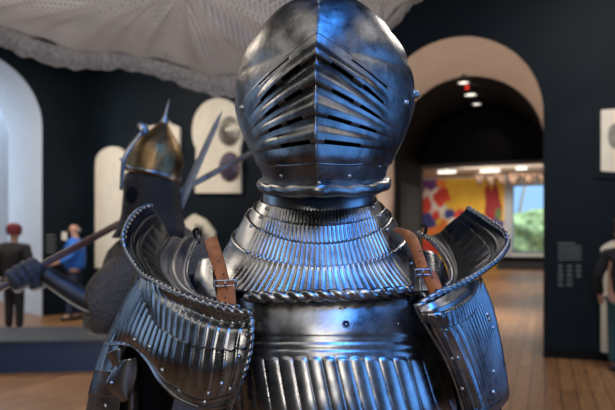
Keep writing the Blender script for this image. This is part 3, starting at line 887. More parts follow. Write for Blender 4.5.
def helm(phi, zn, off=0.0):
    """phi 0 = front; zn nominal height; off = outward offset"""
    s, c = math.sin(phi), math.cos(phi)
    w = hw(zn) + off
    k = .5 * min(1, max(0, (ZT - zn - .03) / .08))
    if c >= 0:
        y = -(df(zn) + off) * ((1 - k) * c + k * (1 - abs(s)))
        if k: y -= 0
    else: y = -(db(zn) + off) * c
    drop = .020 * max(0, c) * max(0, (1.66 - zn) / (1.66 - ZB)) ** 1.6
    v = ROT @ Vector((w * s, y, 0))
    return Vector((HC.x + v.x, HC.y + v.y, zn - drop))
def slope(yc): return tab([(20, .62), (30, .60), (54, .56), (82, .38), (111, .14), (133, .0), (150, -.03), (200, -.03)], yc)
FS = .71 / F
def py_of(z): return HY - (z - CAMZ) / FS
def yc_of(X, z):
    py = py_of(z); lo, hi = -80, 260
    for _ in range(24):
        m = (lo + hi) / 2
        if m + slope(m) * abs(X) / FS < py: lo = m
        else: hi = m
    return (lo + hi) / 2
# skull
nz, na = 90, 180
zs = [ZT - (ZT - ZB) * (i / (nz - 1)) ** 1.5 for i in range(nz)]
zs[0] -= 1e-4
V = []
for i in range(nz):
    for j in range(na):
        phi = -PI + 2 * PI * j / na
        a = abs(phi)
        o_ = 0
        if a > math.radians(60) and zs[i] < ZT - .012 and zs[i] > 1.63:
            o_ = .0022 * abs(math.sin((ZT - zs[i]) ** .8 * 62)) * min(1, (a - math.radians(60)) / .3)
        V.append(helm(phi, zs[i], o_))
def keep(i, j):
    v = V[i * na + j]; loc = ROT.transposed() @ (Vector((v.x, v.y, 0)) - Vector((HC.x, HC.y, 0)))
    phi = abs(-PI + 2 * PI * (j + .5) / na)
    return not (phi < math.radians(72) and yc_of(loc.x, v.z) > 30)
fs = grid_faces(nz, na, True, keep)
skull = mk('helmet_skull', V, fs, M['helm'], A, solid=.002, offset=-1)
# comb
path = []
for t in np.linspace(0, 1, 70):
    if t < .5:
        z = np.interp(t, [0, .5], [1.712, ZT]); q = helm(0, z, .0015)
    else:
        z = np.interp(t, [.5, 1], [ZT, 1.64]); q = helm(PI - 1e-4, z, .0015)
    path.append(q)
path = cr(path[9:], 90)
tube('helmet_comb', path, lambda a, s, t: (.0030 * min(1, t * 8 + .15) + .013 * min(1, t * 4) * math.sin(PI * min(1, t * 1.02)) * abs(math.sin(a)) ** 3) * (1 + .12 * math.sin(s * 500)), M['helm'], skull, 16)
# visor
VT, VB = 27.0, 151.0
slits = {0: (32, [(34, 71), (-66, -29)], 2.0), 1: (54, [(13, 34), (44, 66), (-35, -16), (-61, -41)], 2.2), 2: (82.5, [(14, 34), (41, 63), (-32, -14), (-55, -38)], 2.2), 3: (110.5, [(10, 32), (39, 57), (-29, -13), (-51, -35)], 2.2), 4: (133, [(7, 40), (-36, -6)], 2.0)}
edges_y = [33, 55.2, 83.7, 111.7, 134.2]
ycs = sorted(set(list(np.arange(VT, VB + .01, 1.25)) + [s[0] + d for s in slits.values() for d in (-1.4, 1.4)] + [e - q for e in edges_y for q in (0, .6, 1.2, 1.9, 2.6)]))
def bell(yc):
    if yc < 33: return 0.0
    for a, b_ in zip(edges_y[:-1], edges_y[1:]):
        if a <= yc <= b_:
            t = (yc - a) / (b_ - a)
            if t < .22: return 0.0
            if t < .74: q = (t - .22) / .52; return .0074 * (3 * q * q - 2 * q ** 3)
            if t < .90: return .0074
            return .0074 * (1 - ((t - .90) / .10) ** 2)
    t = (yc - 134.2) / 17
    return .002 * math.sin(PI * min(1, t))
nu = 201
phis = np.linspace(-math.radians(84), math.radians(84), nu)
VV = []; XY = []
for yc in ycs:
    for phi in phis:
        # solve z for this chevron line
        z = CAMZ + (HY - yc) * FS
        for _ in range(6):
            X = hw(z) * math.sin(phi); z = CAMZ + (HY - yc - slope(yc) * abs(X) / FS) * FS
        fx_ = max(0, min(1, (abs(X / FS) - 38) / 42)); fade = 1 - (3 * fx_ ** 2 - 2 * fx_ ** 3)
        VV.append(helm(phi, z, .003 + bell(yc) * fade)); XY.append(X / FS)
def keepv(i, j):
    ym = (ycs[i] + ycs[i + 1]) / 2; x = XY[i * nu + j]
    for (y0, rng, h) in slits.values():
        if abs(ym - y0) < 1.41:
            for a, b_ in rng:
                if a < x < b_: return False
    return True
VV2 = list(VV)
visor = mk('visor', VV2, grid_faces(len(ycs), nu, False, keepv), M['helm'], A, solid=.0022, offset=0)
# keel on the centre of the visor
kp = [helm(0, CAMZ + (HY - yc) * FS, .0035 + bell(yc)) for yc in np.arange(28, 150, 1.5)]
tube('visor_keel', kp, .0014, M['helm'], visor, 8)
# black inner shell added so the visor slits read dark
bm = bmesh.new()
V = []; n2 = 48
for i in range(30):
    z = ZT - .008 - (ZT - ZB - .01) * (i / 29)
    for j in range(n2): V.append(helm(-PI + 2 * PI * j / n2, z, -.010 if hw(z) > .02 else -hw(z) * .5))
bm.free(); mk('helmet_dark_shell', V, grid_faces(30, n2, True), M['black_cloth'], A)
# bevor
V = []; rows_ = 26; nu2 = 141
for i in range(rows_):
    for phi in np.linspace(-math.radians(100), math.radians(100), nu2):
        ztop = CAMZ + (HY - 148) * FS + (.062 * (abs(phi) / 1.5) ** 3)
        z = ztop + (ZB - .001 - ztop) * (i / (rows_ - 1))
        V.append(helm(phi, z, .0008 + .006 * max(0, (i / (rows_ - 1) - .75) / .25) ** 2))
bevor = mk('bevor', V, grid_faces(rows_, nu2), M['helm'], A, solid=.002)
# raised strip along the bevor's upper edge
tube('bevor_band', [helm(p, CAMZ + (HY - 150) * FS + (.01 * (abs(p)) ** 3), .0035) for p in np.linspace(-.62, .62, 50)], .0018, M['helm'], bevor, 8)
# roped neck roll
pth = [helm(-PI + 2 * PI * j / 120, ZB, .006) for j in range(120)]
pth = [p + Vector((0, 0, -.003)) for p in pth]
f = lambda a, s, t: .0088 * (.86 + .19 * abs(math.cos(1.0 * a - PI * s / .048)))
tube('neck_roll', pth, f, M['helm'], A, 24, True)
rivets(visor, [(405.5, 103), (243, 108)], .0042)
rivets(bevor, [(282, 176), (349, 176), (378.5, 166), (263, 164), (319, 183)], .003)
piv = bpy.data.objects.new('visor_pivot', rivet_mesh()); link(piv, visor)
pp = helm(math.radians(87), 1.655, .004); piv.location = pp - root_off(visor); piv.rotation_mode = 'QUATERNION'
piv.rotation_quaternion = Vector((1, -.1, 0)).to_track_quat('Z', 'Y'); piv.scale = (.006, .006, .007)

# ---- gorget
def ridge(x):
    """narrow raised flute ridge between wide shallow troughs"""
    q = abs(math.sin(x)); return .75 * max(0, 1 - q / .6) ** 1.3 + .25 * (1 - q)
def ringpt(phi, a, b, zf, zsd, back=.0, x0=X0):
    c = math.cos(phi)
    y = YC - (b if c > 0 else (a * .95)) * c
    z = zsd + (zf - zsd) * max(0, c) ** 1.3 + back * max(0, -c)
    return Vector((x0 + a * math.sin(phi), y, z))
ED = [  # a, b, z front, z side
    (.0765, .070, 1.520, 1.530),
    (.0790, .076, 1.4875, 1.507),
    (.0890, .094, 1.4685, 1.498),
    (.0985, .115, 1.4460, 1.489),
    (.1180, .142, 1.4190, 1.460),
    (.1640, .172, 1.3860, 1.395)]
NF_ = 116     # flutes over the whole front half
def lame(name, i, ext, fl=True):
    nu, nv = 1401, 14
    (a0, b0, f0, s0), (a1, b1, f1, s1) = ED[i], ED[i + 1]
    V = []
    ph = np.linspace(-PI * .98, PI * .98, nu)
    for r_ in range(nv):
        v = r_ / (nv - 1) * (1 + ext)
        for p in ph:
            # concave flare
            w = v if i < 4 else v ** 1.25
            A_ = a0 + (a1 - a0) * w; B_ = b0 + (b1 - b0) * w; zf = f0 + (f1 - f0) * v; zs_ = s0 + (s1 - s0) * v
            m = 1 if fl else 0
            fade = max(0, min(1, (math.radians(53 if i < 4 else 48) - abs(p)) / .10)) * m
            fade2 = fade * min(1, .25 + v * 2.5) 
            fl_ = ridge(p * NF_ / 2)       # crisp ridges, round troughs
            d = .0016 * (fl_ - .35) * fade2 + .0045 * (1 - v) + (.0 if i else -.0045 * (1 - v))
            q = ringpt(p, A_ + d, B_ + d, zf, zs_, .03)
            if r_ == 0: q.z += .0028 * fl_ * fade
            # edge turn at the top
            V.append(q)
    return mk(name, V, grid_faces(nv, nu), M['steel'] if i else M['steel_mid'], A, solid=.0016, offset=0)
col = lame('gorget_collar', 0, .25, False)
l1 = lame('gorget_lame', 1, .18); l2 = lame('gorget_lame', 2, .18); l3 = lame('gorget_lame', 3, .15); l4 = lame('gorget_plate', 4, .0)
rivets(l1, [(267, 208.6), (373, 207.6)], .0024); rivets(l2, [(261, 217), (380, 216)], .0024); rivets(l3, [(251.5, 226), (387, 230)], .0024)
rivets(l4, [(237, 243), (399, 248), (411, 264), (224, 262), (226, 243)], .0024)

# ---- torso under-garment
V = []
rws = [(1.43, .10, .08), (1.40, .15, .11), (1.34, .175, .135), (1.2, .165, .15), (1.05, .145, .13), (.98, .15, .13)]
for (z, a, b) in rws:
    for k in range(48):
        t = 2 * PI * k / 48; V.append((X0 + a * math.cos(t), YC + .02 + b * math.sin(t), z))
mk('arming_doublet', V, grid_faces(len(rws), 48, True) + [tuple(range(48)), tuple(range(5 * 48, 6 * 48))], M['black_cloth'], A, sub=1)

# ---- breastplate
BR = [
    [(222, 298, .80), (247, 298, .715), (290, 297, .690), (330, 296, .683), (370, 295, .690), (413, 293, .712), (432, 293, .77)],
    [(222, 314, .79), (247, 314, .705), (290, 313, .679), (330, 313, .672), (370, 312, .679), (413, 311, .702), (437, 311, .765)],
    [(222, 332, .785), (247, 333, .697), (290, 333, .668), (330, 333, .660), (370, 332, .668), (415, 331, .694), (440, 330, .76)],
    [(222, 356, .78), (247, 356, .688), (290, 357, .657), (330, 357, .648), (370, 357, .657), (418, 355, .686), (444, 354, .755)],
    [(222, 385, .78), (247, 385, .682), (290, 386, .648), (332, 386, .638), (374, 386, .648), (423, 385, .68), (450, 384, .75)],
    [(222, 425, .78), (247, 425, .682), (290, 427, .642), (334, 428, .632), (378, 427, .642), (428, 425, .68), (456, 423, .75)],
    [(228, 520, .80), (250, 520, .70), (290, 522, .655), (332, 523, .642), (376, 522, .655), (420, 520, .70), (446, 518, .76)],
    [(236, 600, .82), (255, 600, .745), (290, 602, .70), (330, 603, .69), (370, 602, .70), (408, 600, .745), (430, 598, .80)]]
def bdisp(u, v, p):
    y = HY - (p[2] - CAMZ) * F / p[1]; x = CX + p[0] * F / p[1]
    d = 0
    for c in (336.5, 341.5, 349):
        d -= .0016 * math.exp(-((y - c) / 1.1) ** 2)
    d -= .0012 * (1 / (1 + math.exp(-(y - 337) * 1.5)))
    fx = (x - 335 - (y - 357) * (.22 + .0009 * (x - 335))) / 14.3
    w = abs(math.sin(PI * fx)) ** .55
    y0 = 359.5 - 2.5 * w
    t = max(0, min(1, (y - y0) / 2.5))
    d += t * (.0030 * w ** .6 - .0006)
    return d
G = loft_grid(BR, 420, 190, bdisp)
breast = mk('breastplate', G.reshape(-1, 3), grid_faces(190, 420), M['steel'], A, solid=.002)
# hole as a flat dark disc, its inner shade put into the colour
t = bvh_of(breast); d = (P(346, 324.5, 1) - CAM).normalized(); h = t.ray_cast(CAM, d)
n = h[1] if h[1].dot(CAM - h[0]) > 0 else -h[1]
V, fs = lathe([(.001, .0014), (.0034, .0014), (.0036, .0016)], 20, h[0], n.to_track_quat('Z', 'Y').to_matrix()); mk('bolt_hole', V, fs, M['dark_line'], breast)
V, fs = lathe([(.0036, .0012), (.0038, .002), (.0046, .002), (.005, .001)], 24, h[0], n.to_track_quat('Z', 'Y').to_matrix()); mk('bolt_hole_rim', V, fs, M['steel'], breast)
for q in [(345, 308), (340, 309)]:
    h = t.ray_cast(CAM, (P(q[0], q[1], 1) - CAM).normalized())
    V, fs = lathe([(.0002, .0013), (.0012, .0013), (.0013, .0010)], 12, h[0], Vector((0, -1, .1)).to_track_quat('Z', 'Y').to_matrix()); mk('small_hole', V, fs, M['dark_line'], breast)
rivets(breast, [(398, 324)], .0016)
rope('breastplate_rope_edge', [(247, 297, .702), (262, 297, .690), (290, 296, .677), (330, 295, .670), (370, 294, .677), (398, 292, .692), (414, 291, .704)], .0062, .0165, M['steel'], breast, lobes=2, amp=.32)
rope('breastplate_rope_edge', [(413, 291, .704), (420, 294, .70), (426, 298, .70)], .003, .009, M['steel_mid'], breast)
# backplate
V = []
for (z, a, b) in [(1.40, .155, .12), (1.34, .18, .145), (1.2, .17, .16), (1.05, .15, .14), (.98, .155, .14)]:
    for k in range(49):
        tt = PI * k / 48; V.append((X0 + a * math.cos(tt), YC + .025 + b * math.sin(tt), z))
mk('backplate', V, grid_faces(5, 49), M['steel_mid'], A, solid=.002)
# shoulder yoke plates at the sides of the gorget
def flutes(k, a, v0=0, v1=1, conv=False):
    def f(u, v, p):
        s = abs(math.sin(PI * k * u)); w = (s if conv else 1 - s)
        e = max(0, min(1, (v - v0) * 12)) * max(0, min(1, (v1 - v) * 12))
        return a * w * e
    return f
plate('shoulder_plate', [[(199, 262, .83), (204, 258, .825), (214, 256, .815)], [(195, 280, .80), (203, 278, .785), (214, 278, .77)], [(203, 300, .76), (209, 300, .745), (218, 300, .73)]], M['steel'], A, 24, 16)
plate('shoulder_plate', [[(414, 250, .80), (432, 252, .80), (443, 262, .82)], [(418, 272, .755), (435, 272, .76), (448, 278, .79)], [(420, 292, .715), (437, 292, .73), (450, 292, .76)]], M['steel'], A, 24, 16)

# ---- straps
def strapp(rows, parent, holes, name='shoulder_strap'):
    o = plate(name, rows, M['leather'], parent, 10, 40, None, .0026)
    t = bvh_of(o)
    for (x, y) in holes:
        h = t.ray_cast(CAM, (P(x, y, 1) - CAM).normalized())
        if h[0]:
            n = h[1] if h[1].dot(CAM - h[0]) > 0 else -h[1]
            V, fs = lathe([(.0002, .0016), (.0012, .0016), (.0013, .0013)], 12, h[0], n.to_track_quat('Z', 'Y').to_matrix()); mk('strap_hole', V, fs, M['dark_line'], o)
    return o
def buckle(x0, y0, x1, y1, Y, parent, tilt=0):
    pts = [(x0, y0), (x1, y0 + tilt), (x1, y1 + tilt), (x0, y1)]
    path = []
    for i in range(4):
        a = P(*pts[i], Y); b = P(*pts[(i + 1) % 4], Y)
        for k in range(6): path.append(a + (b - a) * k / 6)
    o = tube('buckle', path, .0013, M['steel_mid'], parent, 8, True)
    tube('buckle_prong', [P((x0 + x1) / 2, y0, Y - .002), P((x0 + x1) / 2, y1 + tilt, Y - .002)], .0010, M['rivet'], o, 8)
s1 = strapp([[(205, 242, .80), (211, 238, .79), (217, 237, .79)], [(208, 252, .765), (213, 250, .755), (220.5, 248, .757)], [(212, 264, .742), (217, 262, .735), (224.5, 260, .735)], [(216, 276, .722), (221, 275, .716), (228, 274, .714)], [(217.5, 284, .708), (223, 284, .703), (230, 284, .70)]], A, [(219, 262), (224, 275)])
s2 = strapp([[(217.5, 282, .702), (226, 282, .697), (234.5, 282, .694)], [(217.5, 293, .692), (227, 293, .686), (235.5, 293, .684)], [(218, 304, .684), (227, 305, .678), (236, 305, .676)]], A, [(227, 289), (226, 298), (226, 303)])
buckle(214, 281, 236, 286.5, .690, s2, -1)
s3 = strapp([[(393, 230, .80), (397, 228.5, .80), (402, 229, .80)], [(402, 236, .775), (406, 232, .77), (412, 233, .77)], [(409, 246, .75), (413, 243, .743), (418.5, 241, .745)], [(414, 258, .73), (418, 256, .722), (423.5, 255, .722)], [(418, 270, .712), (422, 269, .706), (428, 268, .705)]], A, [(420, 262), (420, 252)])
s4 = strapp([[(420, 271, .702), (427, 271, .698), (435, 271, .696)], [(426, 283, .694), (432, 282, .689), (439.5, 281, .689)], [(431, 297, .685), (437, 295, .681), (443.5, 291, .681)]], A, [(432, 278), (436, 290)])
buckle(415, 269.5, 431, 275, .693, s4, 0)
# buckle anchor loop beside the rope edge, right side
plate('strap_hinge', [[(415, 276, .70), (421, 275, .697)], [(415, 284, .697), (421, 284, .694)], [(414, 292, .695), (422, 293, .692)]], M['steel_mid'], A, 8, 10, None, .004)

# ---- left pauldron (at the viewer's left)
SD, SM, ST = M['steel_dark'], M['steel_mid'], M['steel']
def hfold(u, v, p):
    return .0022 * math.exp(-((u - .72) / .03) ** 2) + .0030 * math.exp(-((u - .45 - .12 * v) / .035) ** 2) * (1 if .15 < v < .95 else 0) + .0012 * abs(math.sin(v * 26)) * (1 if .1 < u < .42 else 0)
haL = plate('haute_piece', [
    [(170, 238, .96), (163, 224, .965), (151, 206, .985)],
    [(163, 248, .91), (151, 231, .925), (137, 212.5, .955)],
    [(159, 260, .86), (143, 247, .87), (125, 231, .90)],
    [(163, 274, .80), (148, 263, .82), (127, 251, .865)],
    [(175, 290, .735), (158, 283, .765), (141, 272, .81)]], SD, A, 60, 60, hfold, .0025)
rope('haute_rope_edge', [(151, 206, .985), (140, 210, .96), (131, 219, .93), (125, 231, .90), (124, 242, .88), (128, 253, .862), (141, 272, .808), (152, 280, .775), (165, 287, .748), (185, 296.5, .712), (205, 304, .688), (228, 310, .67), (251, 313, .658)], .0042, .0115, SM, haL)
shL = plate('shoulder_lame', [
    [(170, 238, .96), (163, 248, .91), (159, 260, .86), (163, 274, .80), (175, 290, .735), (200, 303, .695), (232, 312, .672), (250, 314, .664)],
    [(178, 238, .96), (170, 249, .91), (165, 261, .865), (168, 276, .81), (180, 291, .74), (201, 303, .698), (231, 311, .675), (250, 313, .668)],
    [(199, 239, .93), (192, 249, .895), (187, 262, .86), (185, 276, .80), (190, 289, .74), (206, 299, .70), (230, 307, .676), (250, 310, .668)]], SM, A, 90, 24, lambda u, v, p: .003 * (1 if v > .45 else 0) + .002 * math.sin(v * 12), .002)
rope('neck_rope_edge', [(200, 236, .93), (197, 240, .925), (192, 250, .89), (187.5, 262, .855), (186, 275, .80), (190, 287, .742), (198, 296, .712), (208, 300, .695), (228, 306, .673), (240, 307, .668)], .0030, .009, SM, shL)
tube('lace_point', cr([P(199, 243, .92), P(195, 236, .93), P(194, 230, .93), P(199, 229, .93)], 12), .0025, SD, shL, 8)
def fA(u, v, p):
    return .0014 * ridge(PI * 17 * u) - .008 * math.exp(-((v - .22) / .16) ** 2) * max(0, min(1, (u - .25) * 3))
uA = plate('pauldron_plate', [
    [(142, 273, .818), (150, 281, .775), (170, 291.5, .727), (200, 305, .69), (230, 313, .672), (251, 316, .66)],
    [(141.5, 288, .80), (152, 300, .755), (175, 315, .712), (202, 327, .677), (228, 331, .662), (251, 330, .656)],
    [(144, 300, .79), (156, 324, .742), (176, 341, .70), (202, 348, .666), (226, 350, .652), (248, 347, .654)]], ST, A, 340, 40, fA, .002, scallop=(17, .0028, 'end'))
def fB(u, v, p):
    e = max(0, min(1, (.80 - v) * 9)) if u > .38 else max(0, min(1, (1.02 - v) * 9))
    groove = -.0016 * math.exp(-((v - .83) / .015) ** 2) if u > .38 else 0
    return .0014 * ridge(PI * 20 * u) * e + groove + .003 * max(0, v - .93) / .07
uB = plate('pauldron_plate', [
    [(139, 280, .83), (144, 298, .788), (156, 321, .745), (178, 339, .694), (214, 347, .664), (249, 340, .660)],
    [(128, 302, .835), (134, 320, .79), (150, 344, .74), (176, 362, .689), (212, 370, .659), (247, 358, .654)],
    [(119, 322, .84), (127, 334, .80), (145, 352, .75), (170, 377, .70), (205, 390, .667), (242, 378, .657)],
    [(108, 346, .85), (132, 345, .80), (148, 360, .76), (165, 386, .715), (196, 406, .685), (232, 402, .668)]], ST, A, 380, 70, fB, .002)
rope('pauldron_rope_edge', [(251, 317, .655), (251, 332, .650), (250, 346, .649), (246.5, 362, .649), (241, 380, .651), (234, 398, .659), (229, 412, .67)], .0034, .0085, ST, uB)
tube('pauldron_turned_edge', cr([P(*q) for q in [(125, 345.5, .812), (133, 344.5, .797), (141, 350, .778), (148, 360, .757), (156, 373, .735), (165, 386.5, .711), (176, 397, .696), (188, 403.5, .686), (204, 408, .679), (222, 407, .672), (232, 403, .667)]], 60), .0022, ST, uB, 10)
uC = plate('pauldron_side_plate', [
    [(148, 268, .90), (137, 288, .95), (124, 312, .97), (114, 340, .98)],
    [(142, 270, .87), (129, 294, .90), (115, 321, .915), (105, 347, .92)],
    [(142, 272, .825), (135, 294, .845), (124, 320, .85), (113, 345, .86)],
    [(143, 276, .815), (139, 296, .82), (130, 322, .815), (122, 345, .825)]], ST, A, 80, 60, lambda u, v, p: .0014 * ridge(PI * 9 * v), .002)
rivets(uC, [(128, 307.5), (129.5, 318), (119, 331)], .003)
rivets(uB, [(135, 340), (150, 347), (163, 370), (180, 391), (219, 352.5), (221.6, 383.6), (208.5, 393), (230, 388.6), (239, 356.7), (205, 402)], .003)
rivets(uA, [(184, 311), (240, 322), (247, 335)], .0024)
# arm plates below
def lame_arm(name, y0, y1, xo0, xo1, xi0, xi1, mat, riv):
    rows = []
    for t in (0, .5, 1):
        y = y0 + (y1 - y0) * t; xo = xo0 + (xo1 - xo0) * t; xi = xi0 + (xi1 - xi0) * t
        rows.append([(xo + 14, y - 3, 1.0), (xo + 1, y - 1, .95), (xo, y, .91), (xo + (xi - xo) * .35, y + 1.5, .865), (xo + (xi - xo) * .7, y + 2, .845), (xi, y + 1, .84)])
    o = plate(name, rows, mat, A, 90, 16, lambda u, v, p: .0013 * ridge(PI * 13 * u) * (1 if u < .7 else 0), .002)
    rivets(o, riv, .0028); return o
lame_arm('arm_lame', 343, 372, 106, 95.5, 124, 119, ST, [])
lame_arm('arm_lame', 368, 395, 97.5, 90, 118, 120, ST, [(112, 384)])
lame_arm('arm_lame', 392, 430, 91.5, 85, 122, 116, ST, [(106, 406)])
def tongue(pts, Y0, name='arm_tongue_plate', th=.002, mat=SM):
    """pts left/right pairs from top to bottom"""
    return plate(name, [[(a[0], a[1], Y0 + .012), ((a[0] + b[0]) / 2, (a[1] + b[1]) / 2, Y0), (b[0], b[1], Y0 + .006)] for a, b in pts], mat, A, 16, 24, None, th)
tg = tongue([((106, 353), (127, 346)), ((110, 360), (125, 354)), ((116, 369), (120, 365))], .828)
tg2 = tongue([((119, 361), (137, 357)), ((112, 372), (138, 362)), ((106, 385), (138, 374)), ((111, 392), (134, 388)), ((124, 403), (129, 398))], .822)
rivets(tg2, [(112, 383)], .003)
tongue([((127, 388), (137, 381)), ((124, 402), (138, 386)), ((122, 420), (138, 420))], .84)
# sleeves (dark cloth under the plates)
skin('sleeve', [(X0 - .12, .88, 1.36, .07), (-.20, .90, 1.33, .075), (-.255, .92, 1.25, .06), (-.275, .92, 1.10, .055), (-.27, .90, .95, .05)], [(0, 1), (1, 2), (2, 3), (3, 4)], M['black_cloth'], A, 0, 2)
skin('sleeve', [(X0 + .12, .88, 1.36, .07), (.19, .87, 1.33, .07), (.225, .86, 1.25, .055), (.235, .86, 1.10, .05), (.24, .85, .95, .05)], [(0, 1), (1, 2), (2, 3), (3, 4)], M['black_cloth'], A, 0, 2)

# ---- right pauldron (at the viewer's right)
def hfR(u, v, p):
    return .0022 * math.exp(-((u - .74) / .025) ** 2) + .0016 * abs(math.sin(v * 24 + u * 5)) * (1 if .12 < u < .55 else 0)
haR = plate('haute_piece', [
    [(440, 233, .975), (453, 222, .98), (468, 208, 1.0)],
    [(449, 246, .92), (466, 237, .925), (486, 219.5, .955)],
    [(456, 261, .85), (474, 250, .86), (501, 230, .905)],
    [(458, 274, .78), (477, 264, .79), (506, 244, .86)],
    [(455, 286, .705), (475, 276, .74), (497, 259, .80)]], SD, A, 60, 60, hfR, .0025)
rope('haute_rope_edge', [(468, 208, 1.0), (485, 218.5, .957), (501, 229.5, .905), (506, 236, .885), (507, 245, .86), (498, 258.5, .80), (484, 269.5, .758), (468, 280, .718), (453, 287, .69), (440, 293, .672), (425, 302, .66), (416, 308, .657)], .0042, .0115, SM, haR)
shR = plate('shoulder_lame', [
    [(440, 233, .975), (449, 246, .92), (456, 261, .85), (458, 274, .78), (455, 286, .705), (442, 293, .68), (428, 301, .665)],
    [(430, 236, .96), (441, 246, .915), (450, 260, .85), (454, 273, .78), (452, 285, .71), (441, 292, .683), (428, 300, .668)],
    [(419, 233, .93), (432, 242, .89), (443, 255, .845), (449.5, 268, .785), (450, 281, .715), (441, 290, .685), (428, 299, .67)]], SD, A, 80, 20, lambda u, v, p: .002 * (1 if v > .5 else 0), .002)
rope('neck_rope_edge', [(417, 232, .93), (432, 242, .888), (443, 255, .842), (450, 268, .782), (451.5, 279, .72), (447, 286, .695)], .0030, .009, SM, shR)
tube('lace_point', cr([P(424, 236, .91), P(426, 230, .91), P(425, 225, .91), P(421, 226, .91)], 12), .0025, SD, shR, 8)
pR = plate('pauldron_plate', [
    [(420, 313, .668), (437, 319, .662), (454, 318, .668), (469, 308, .693), (478, 292, .735), (481, 281, .775), (478, 276, .84)],
    [(429, 331, .672), (445, 336, .662), (462, 336, .668), (478, 330, .702), (488, 318, .745), (492, 310, .79), (490, 304, .86)],
    [(445, 358, .69), (458, 363, .676), (472, 364, .682), (486, 360, .712), (496, 352, .755), (500, 345, .80), (498, 340, .87)],
    [(457, 388, .70), (467, 393, .687), (480, 394, .692), (492, 390, .722), (501, 382, .765), (505, 374, .81), (503, 370, .88)],
    [(464, 412, .71), (474, 416, .697), (486, 416, .702), (497, 411, .732), (505, 403, .775), (509, 396, .82), (506, 392, .89)]], ST, A, 420, 60, lambda u, v, p: .0016 * ridge(PI * 27 * u) * max(0, min(1, (.97 - v) * 8)), .002)
pRA = plate('pauldron_plate', [
    [(419, 307, .657), (430, 303, .654), (443, 296, .668), (457, 288, .692), (470, 282, .722), (479, 279, .765)],
    [(421, 313, .651), (436, 314, .648), (450, 310, .657), (463, 301, .68), (473, 291, .712), (479, 283, .758)],
    [(424, 320, .660), (438, 325.5, .654), (454, 325, .660), (469, 317, .684), (477, 305, .716), (480, 289, .758)]], ST, A, 300, 36, lambda u, v, p: .0012 * ridge(PI * 22 * u) * max(0, min(1, (v - .45) * 6)) - .002 * math.exp(-((v - .45) / .08) ** 2), .002, scallop=(22, .002, 'end'))
tube('pauldron_turned_edge', cr([P(*q) for q in [(417, 309, .66), (420, 315, .664), (429, 331, .668), (445, 358, .686), (457, 388, .696), (464, 412, .706)]], 60), .0022, ST, pR, 10)
tube('pauldron_lower_lip', cr([P(*q) for q in [(470, 413, .69), (482, 411, .694), (493, 405, .72), (503, 398, .768), (508, 392, .815)]], 40), .0026, ST, pR, 10)
rivets(pR, [(445, 329.5), (452.5, 358), (457.5, 357.5), (487, 314.5), (488.5, 319), (492, 328), (493, 371.5), (462.5, 388.5), (493, 392)], .0028)

# ---- stand
V, fs = lathe([(.03, .0), (.03, .98)], 16, (X0, .88, 0)); mk('stand_pole', V, fs, M['black_metal'], A)
V, fs = lathe([(.001, 0), (.28, 0), (.28, .015), (.001, .02)], 40, (X0, .88, 0)); mk('stand_base', V, fs, M['black_metal'], A)

# ================================================================== LIGHT
def area(name, loc, target, size, sy, power, col):
    l = bpy.data.lights.new(name, 'AREA'); l.shape = 'RECTANGLE'; l.size = size; l.size_y = sy; l.energy = power; l.color = col
    o = bpy.data.objects.new(name, l); COL.objects.link(o); o.location = loc
    o.rotation_euler = (Vector(target) - Vector(loc)).to_track_quat('-Z', 'Y').to_euler(); return o
def spot(name, loc, target, power, col, ang=40, rad=.05, blend=.5):
    l = bpy.data.lights.new(name, 'SPOT'); l.energy = power; l.color = col; l.spot_size = math.radians(ang); l.spot_blend = blend; l.shadow_soft_size = rad
    o = bpy.data.objects.new(name, l); COL.objects.link(o); o.location = loc
    o.rotation_euler = (Vector(target) - Vector(loc)).to_track_quat('-Z', 'Y').to_euler(); return o
tg_ = (0, .8, 1.5)
area('blue_fill_right', (3.2, .1, 1.75), (0, .8, 1.5), 2.0, 2.9, 54, (.11, .36, 1.0))  # unseen blue panel added for reflections on the steel; no window here
area('blue_fill_top', (.82, -.65, 4.3), (.82, -.65, 1.5), 1.4, 1.4, 105, (.05, .28, 1.0))  # added overhead panel, placed so the gorget reflects blue
area('blue_fill_low', (.75, -3.0, 1.35), (.1, .7, 1.35), 1.1, .8, 8, (.10, .36, 1.0))  # low panel added behind the camera for blue streaks on the breastplate
area('overhead_fill_right', (2.7, .9, 4.1), tg_, 1.0, .8, 7, (1, .97, .93))  # unseen neutral panel added for bright bands on the visor ridges
area('overhead_fill_front', (-.2, -2.3, 4.2), tg_, 2.2, .8, 32, (1, .95, .88))  # added panel out of view for neutral highlights on the breastplate
area('rear_fill', (-.3, -3.4, 3.0), tg_, 1.8, .7, 44, (1, .94, .86))  # added behind the camera to brighten plates that face it
area('overhead_fill_left', (-1.5, .0, 4.3), (-1.2, .3, 1.5), 1.8, 1.6, 12, (1, .94, .86))  # unseen panel added for a neutral sheen on the gorget's left half
area('neutral_fill_left', (-2.9, .9, 3.6), tg_, .8, .7, 4, (1, .96, .9))  # small unseen panel added for highlights on the helmet's left side
area('blue_fill_left', (-3.4, 2.0, 2.2), tg_, 1.0, 2.0, 12, (.38, .6, 1.0))  # added blue panel, echoing the arch daylight on the left plate edges
area('canopy_wash', (-.8, 2.6, .5), (-.9, 4.8, 3.1), 2.0, 1.0, 75, (1, .94, .90))  # unseen upward panel added to brighten the canopy's underside
area('arch_daylight', tuple(Q + DL * .8 + EL * 1.6 + Vector((0, 0, 5.6))), tuple(Q + DL * .6 + EL * 1.5), 2.5, 1.5, 170, (.75, .87, 1))
area('corridor_daylight', tuple(Q + DL * .5 + EL * 4.0 + Vector((0, 0, 3))), tuple(Q - DL * .8 + EL * .8 + Vector((0, 0, 2.5))), 1.5, 3, 110, (.75, .87, 1))
area('floor_wash_left', (-4.6, 8.5, 4.6), (-4.8, 9.2, 0), 2, 2, 190, (1, .88, .75))
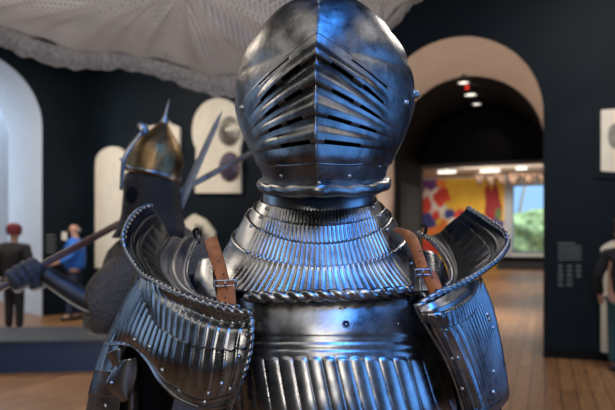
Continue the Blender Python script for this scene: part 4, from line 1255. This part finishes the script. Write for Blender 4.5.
area('floor_wash_near_left', (-4.2, 4.8, 4.9), (-4.0, 5.0, 0), 1.6, 1.6, 90, (1, .9, .8))
area('floor_wash_right', (3.0, 5.2, 4.9), (2.8, 5.4, 0), 1.4, 1.4, 110, (1, .92, .84))
spot('board_spot', (-1.6, 6.0, 4.8), tuple(on2(205, 150)), 200, (1, .92, .8), 30)
spot('board_spot_left', (-2.8, 7.6, 4.8), tuple(on2(110, 200)), 150, (1, .92, .8), 30)
spot('reveal_spot', tuple(W(-.9, .6, .4)), tuple(W(-1.4, 1.0, 4.0)), 260, (1, .86, .74), 90)
spot('print_spot', (2.2, 4.6, 4.8), tuple(front(612, 170)), 90, (1, .93, .82), 26)
spot('lobby_spot', tuple(W(-.9, 4.2, 3.7)), tuple(W(-1.1, 5.0, 3.3)), 3, (1, .9, .8), 70)
area('lobby_floor_light', tuple(W(-1.2, 3.6, 3.6)), tuple(W(-1.2, 3.6, 0)), 1, 1, 60, (1, .93, .85)).data.spread = math.radians(80)
area('far_room_light', tuple(W(-2, 13, 4.5)), tuple(W(-2, 14, 0)), 8, 8, 620, (1, .93, .85))
area('far_wall_light', tuple(W(-1, 19, 4.4)), tuple(W(-.5, 24, 2)), 5, .5, 260, (1, .92, .82))
area('outdoor_light', tuple(W(3, 27, 9)), tuple(hd + Vector((0, 0, 2))), 5, 5, 2200, (1, 1, .95))

w = bpy.data.worlds.new('World'); sc.world = w; w.use_nodes = True
bg = w.node_tree.nodes['Background']; bg.inputs[0].default_value = (.5, .55, .62, 1); bg.inputs[1].default_value = .07

# ================================================================== CAMERA
cd = bpy.data.cameras.new('camera'); cam = bpy.data.objects.new('camera', cd); COL.objects.link(cam)
cam.location = CAM; cam.rotation_euler = (PI / 2, 0, 0)
cd.sensor_width = 36; cd.lens = 36 * F / 615; cd.shift_y = (HY - 205) / 615
cd.clip_start = .05; cd.clip_end = 200
cd.dof.use_dof = True; cd.dof.focus_distance = .74; cd.dof.aperture_fstop = 6.0
sc.camera = cam
sc.view_settings.view_transform = 'Standard'; sc.view_settings.look = 'None'
sc.view_settings.gamma = 1; sc.view_settings.use_curve_mapping = False
sc.view_settings.exposure = 0.0
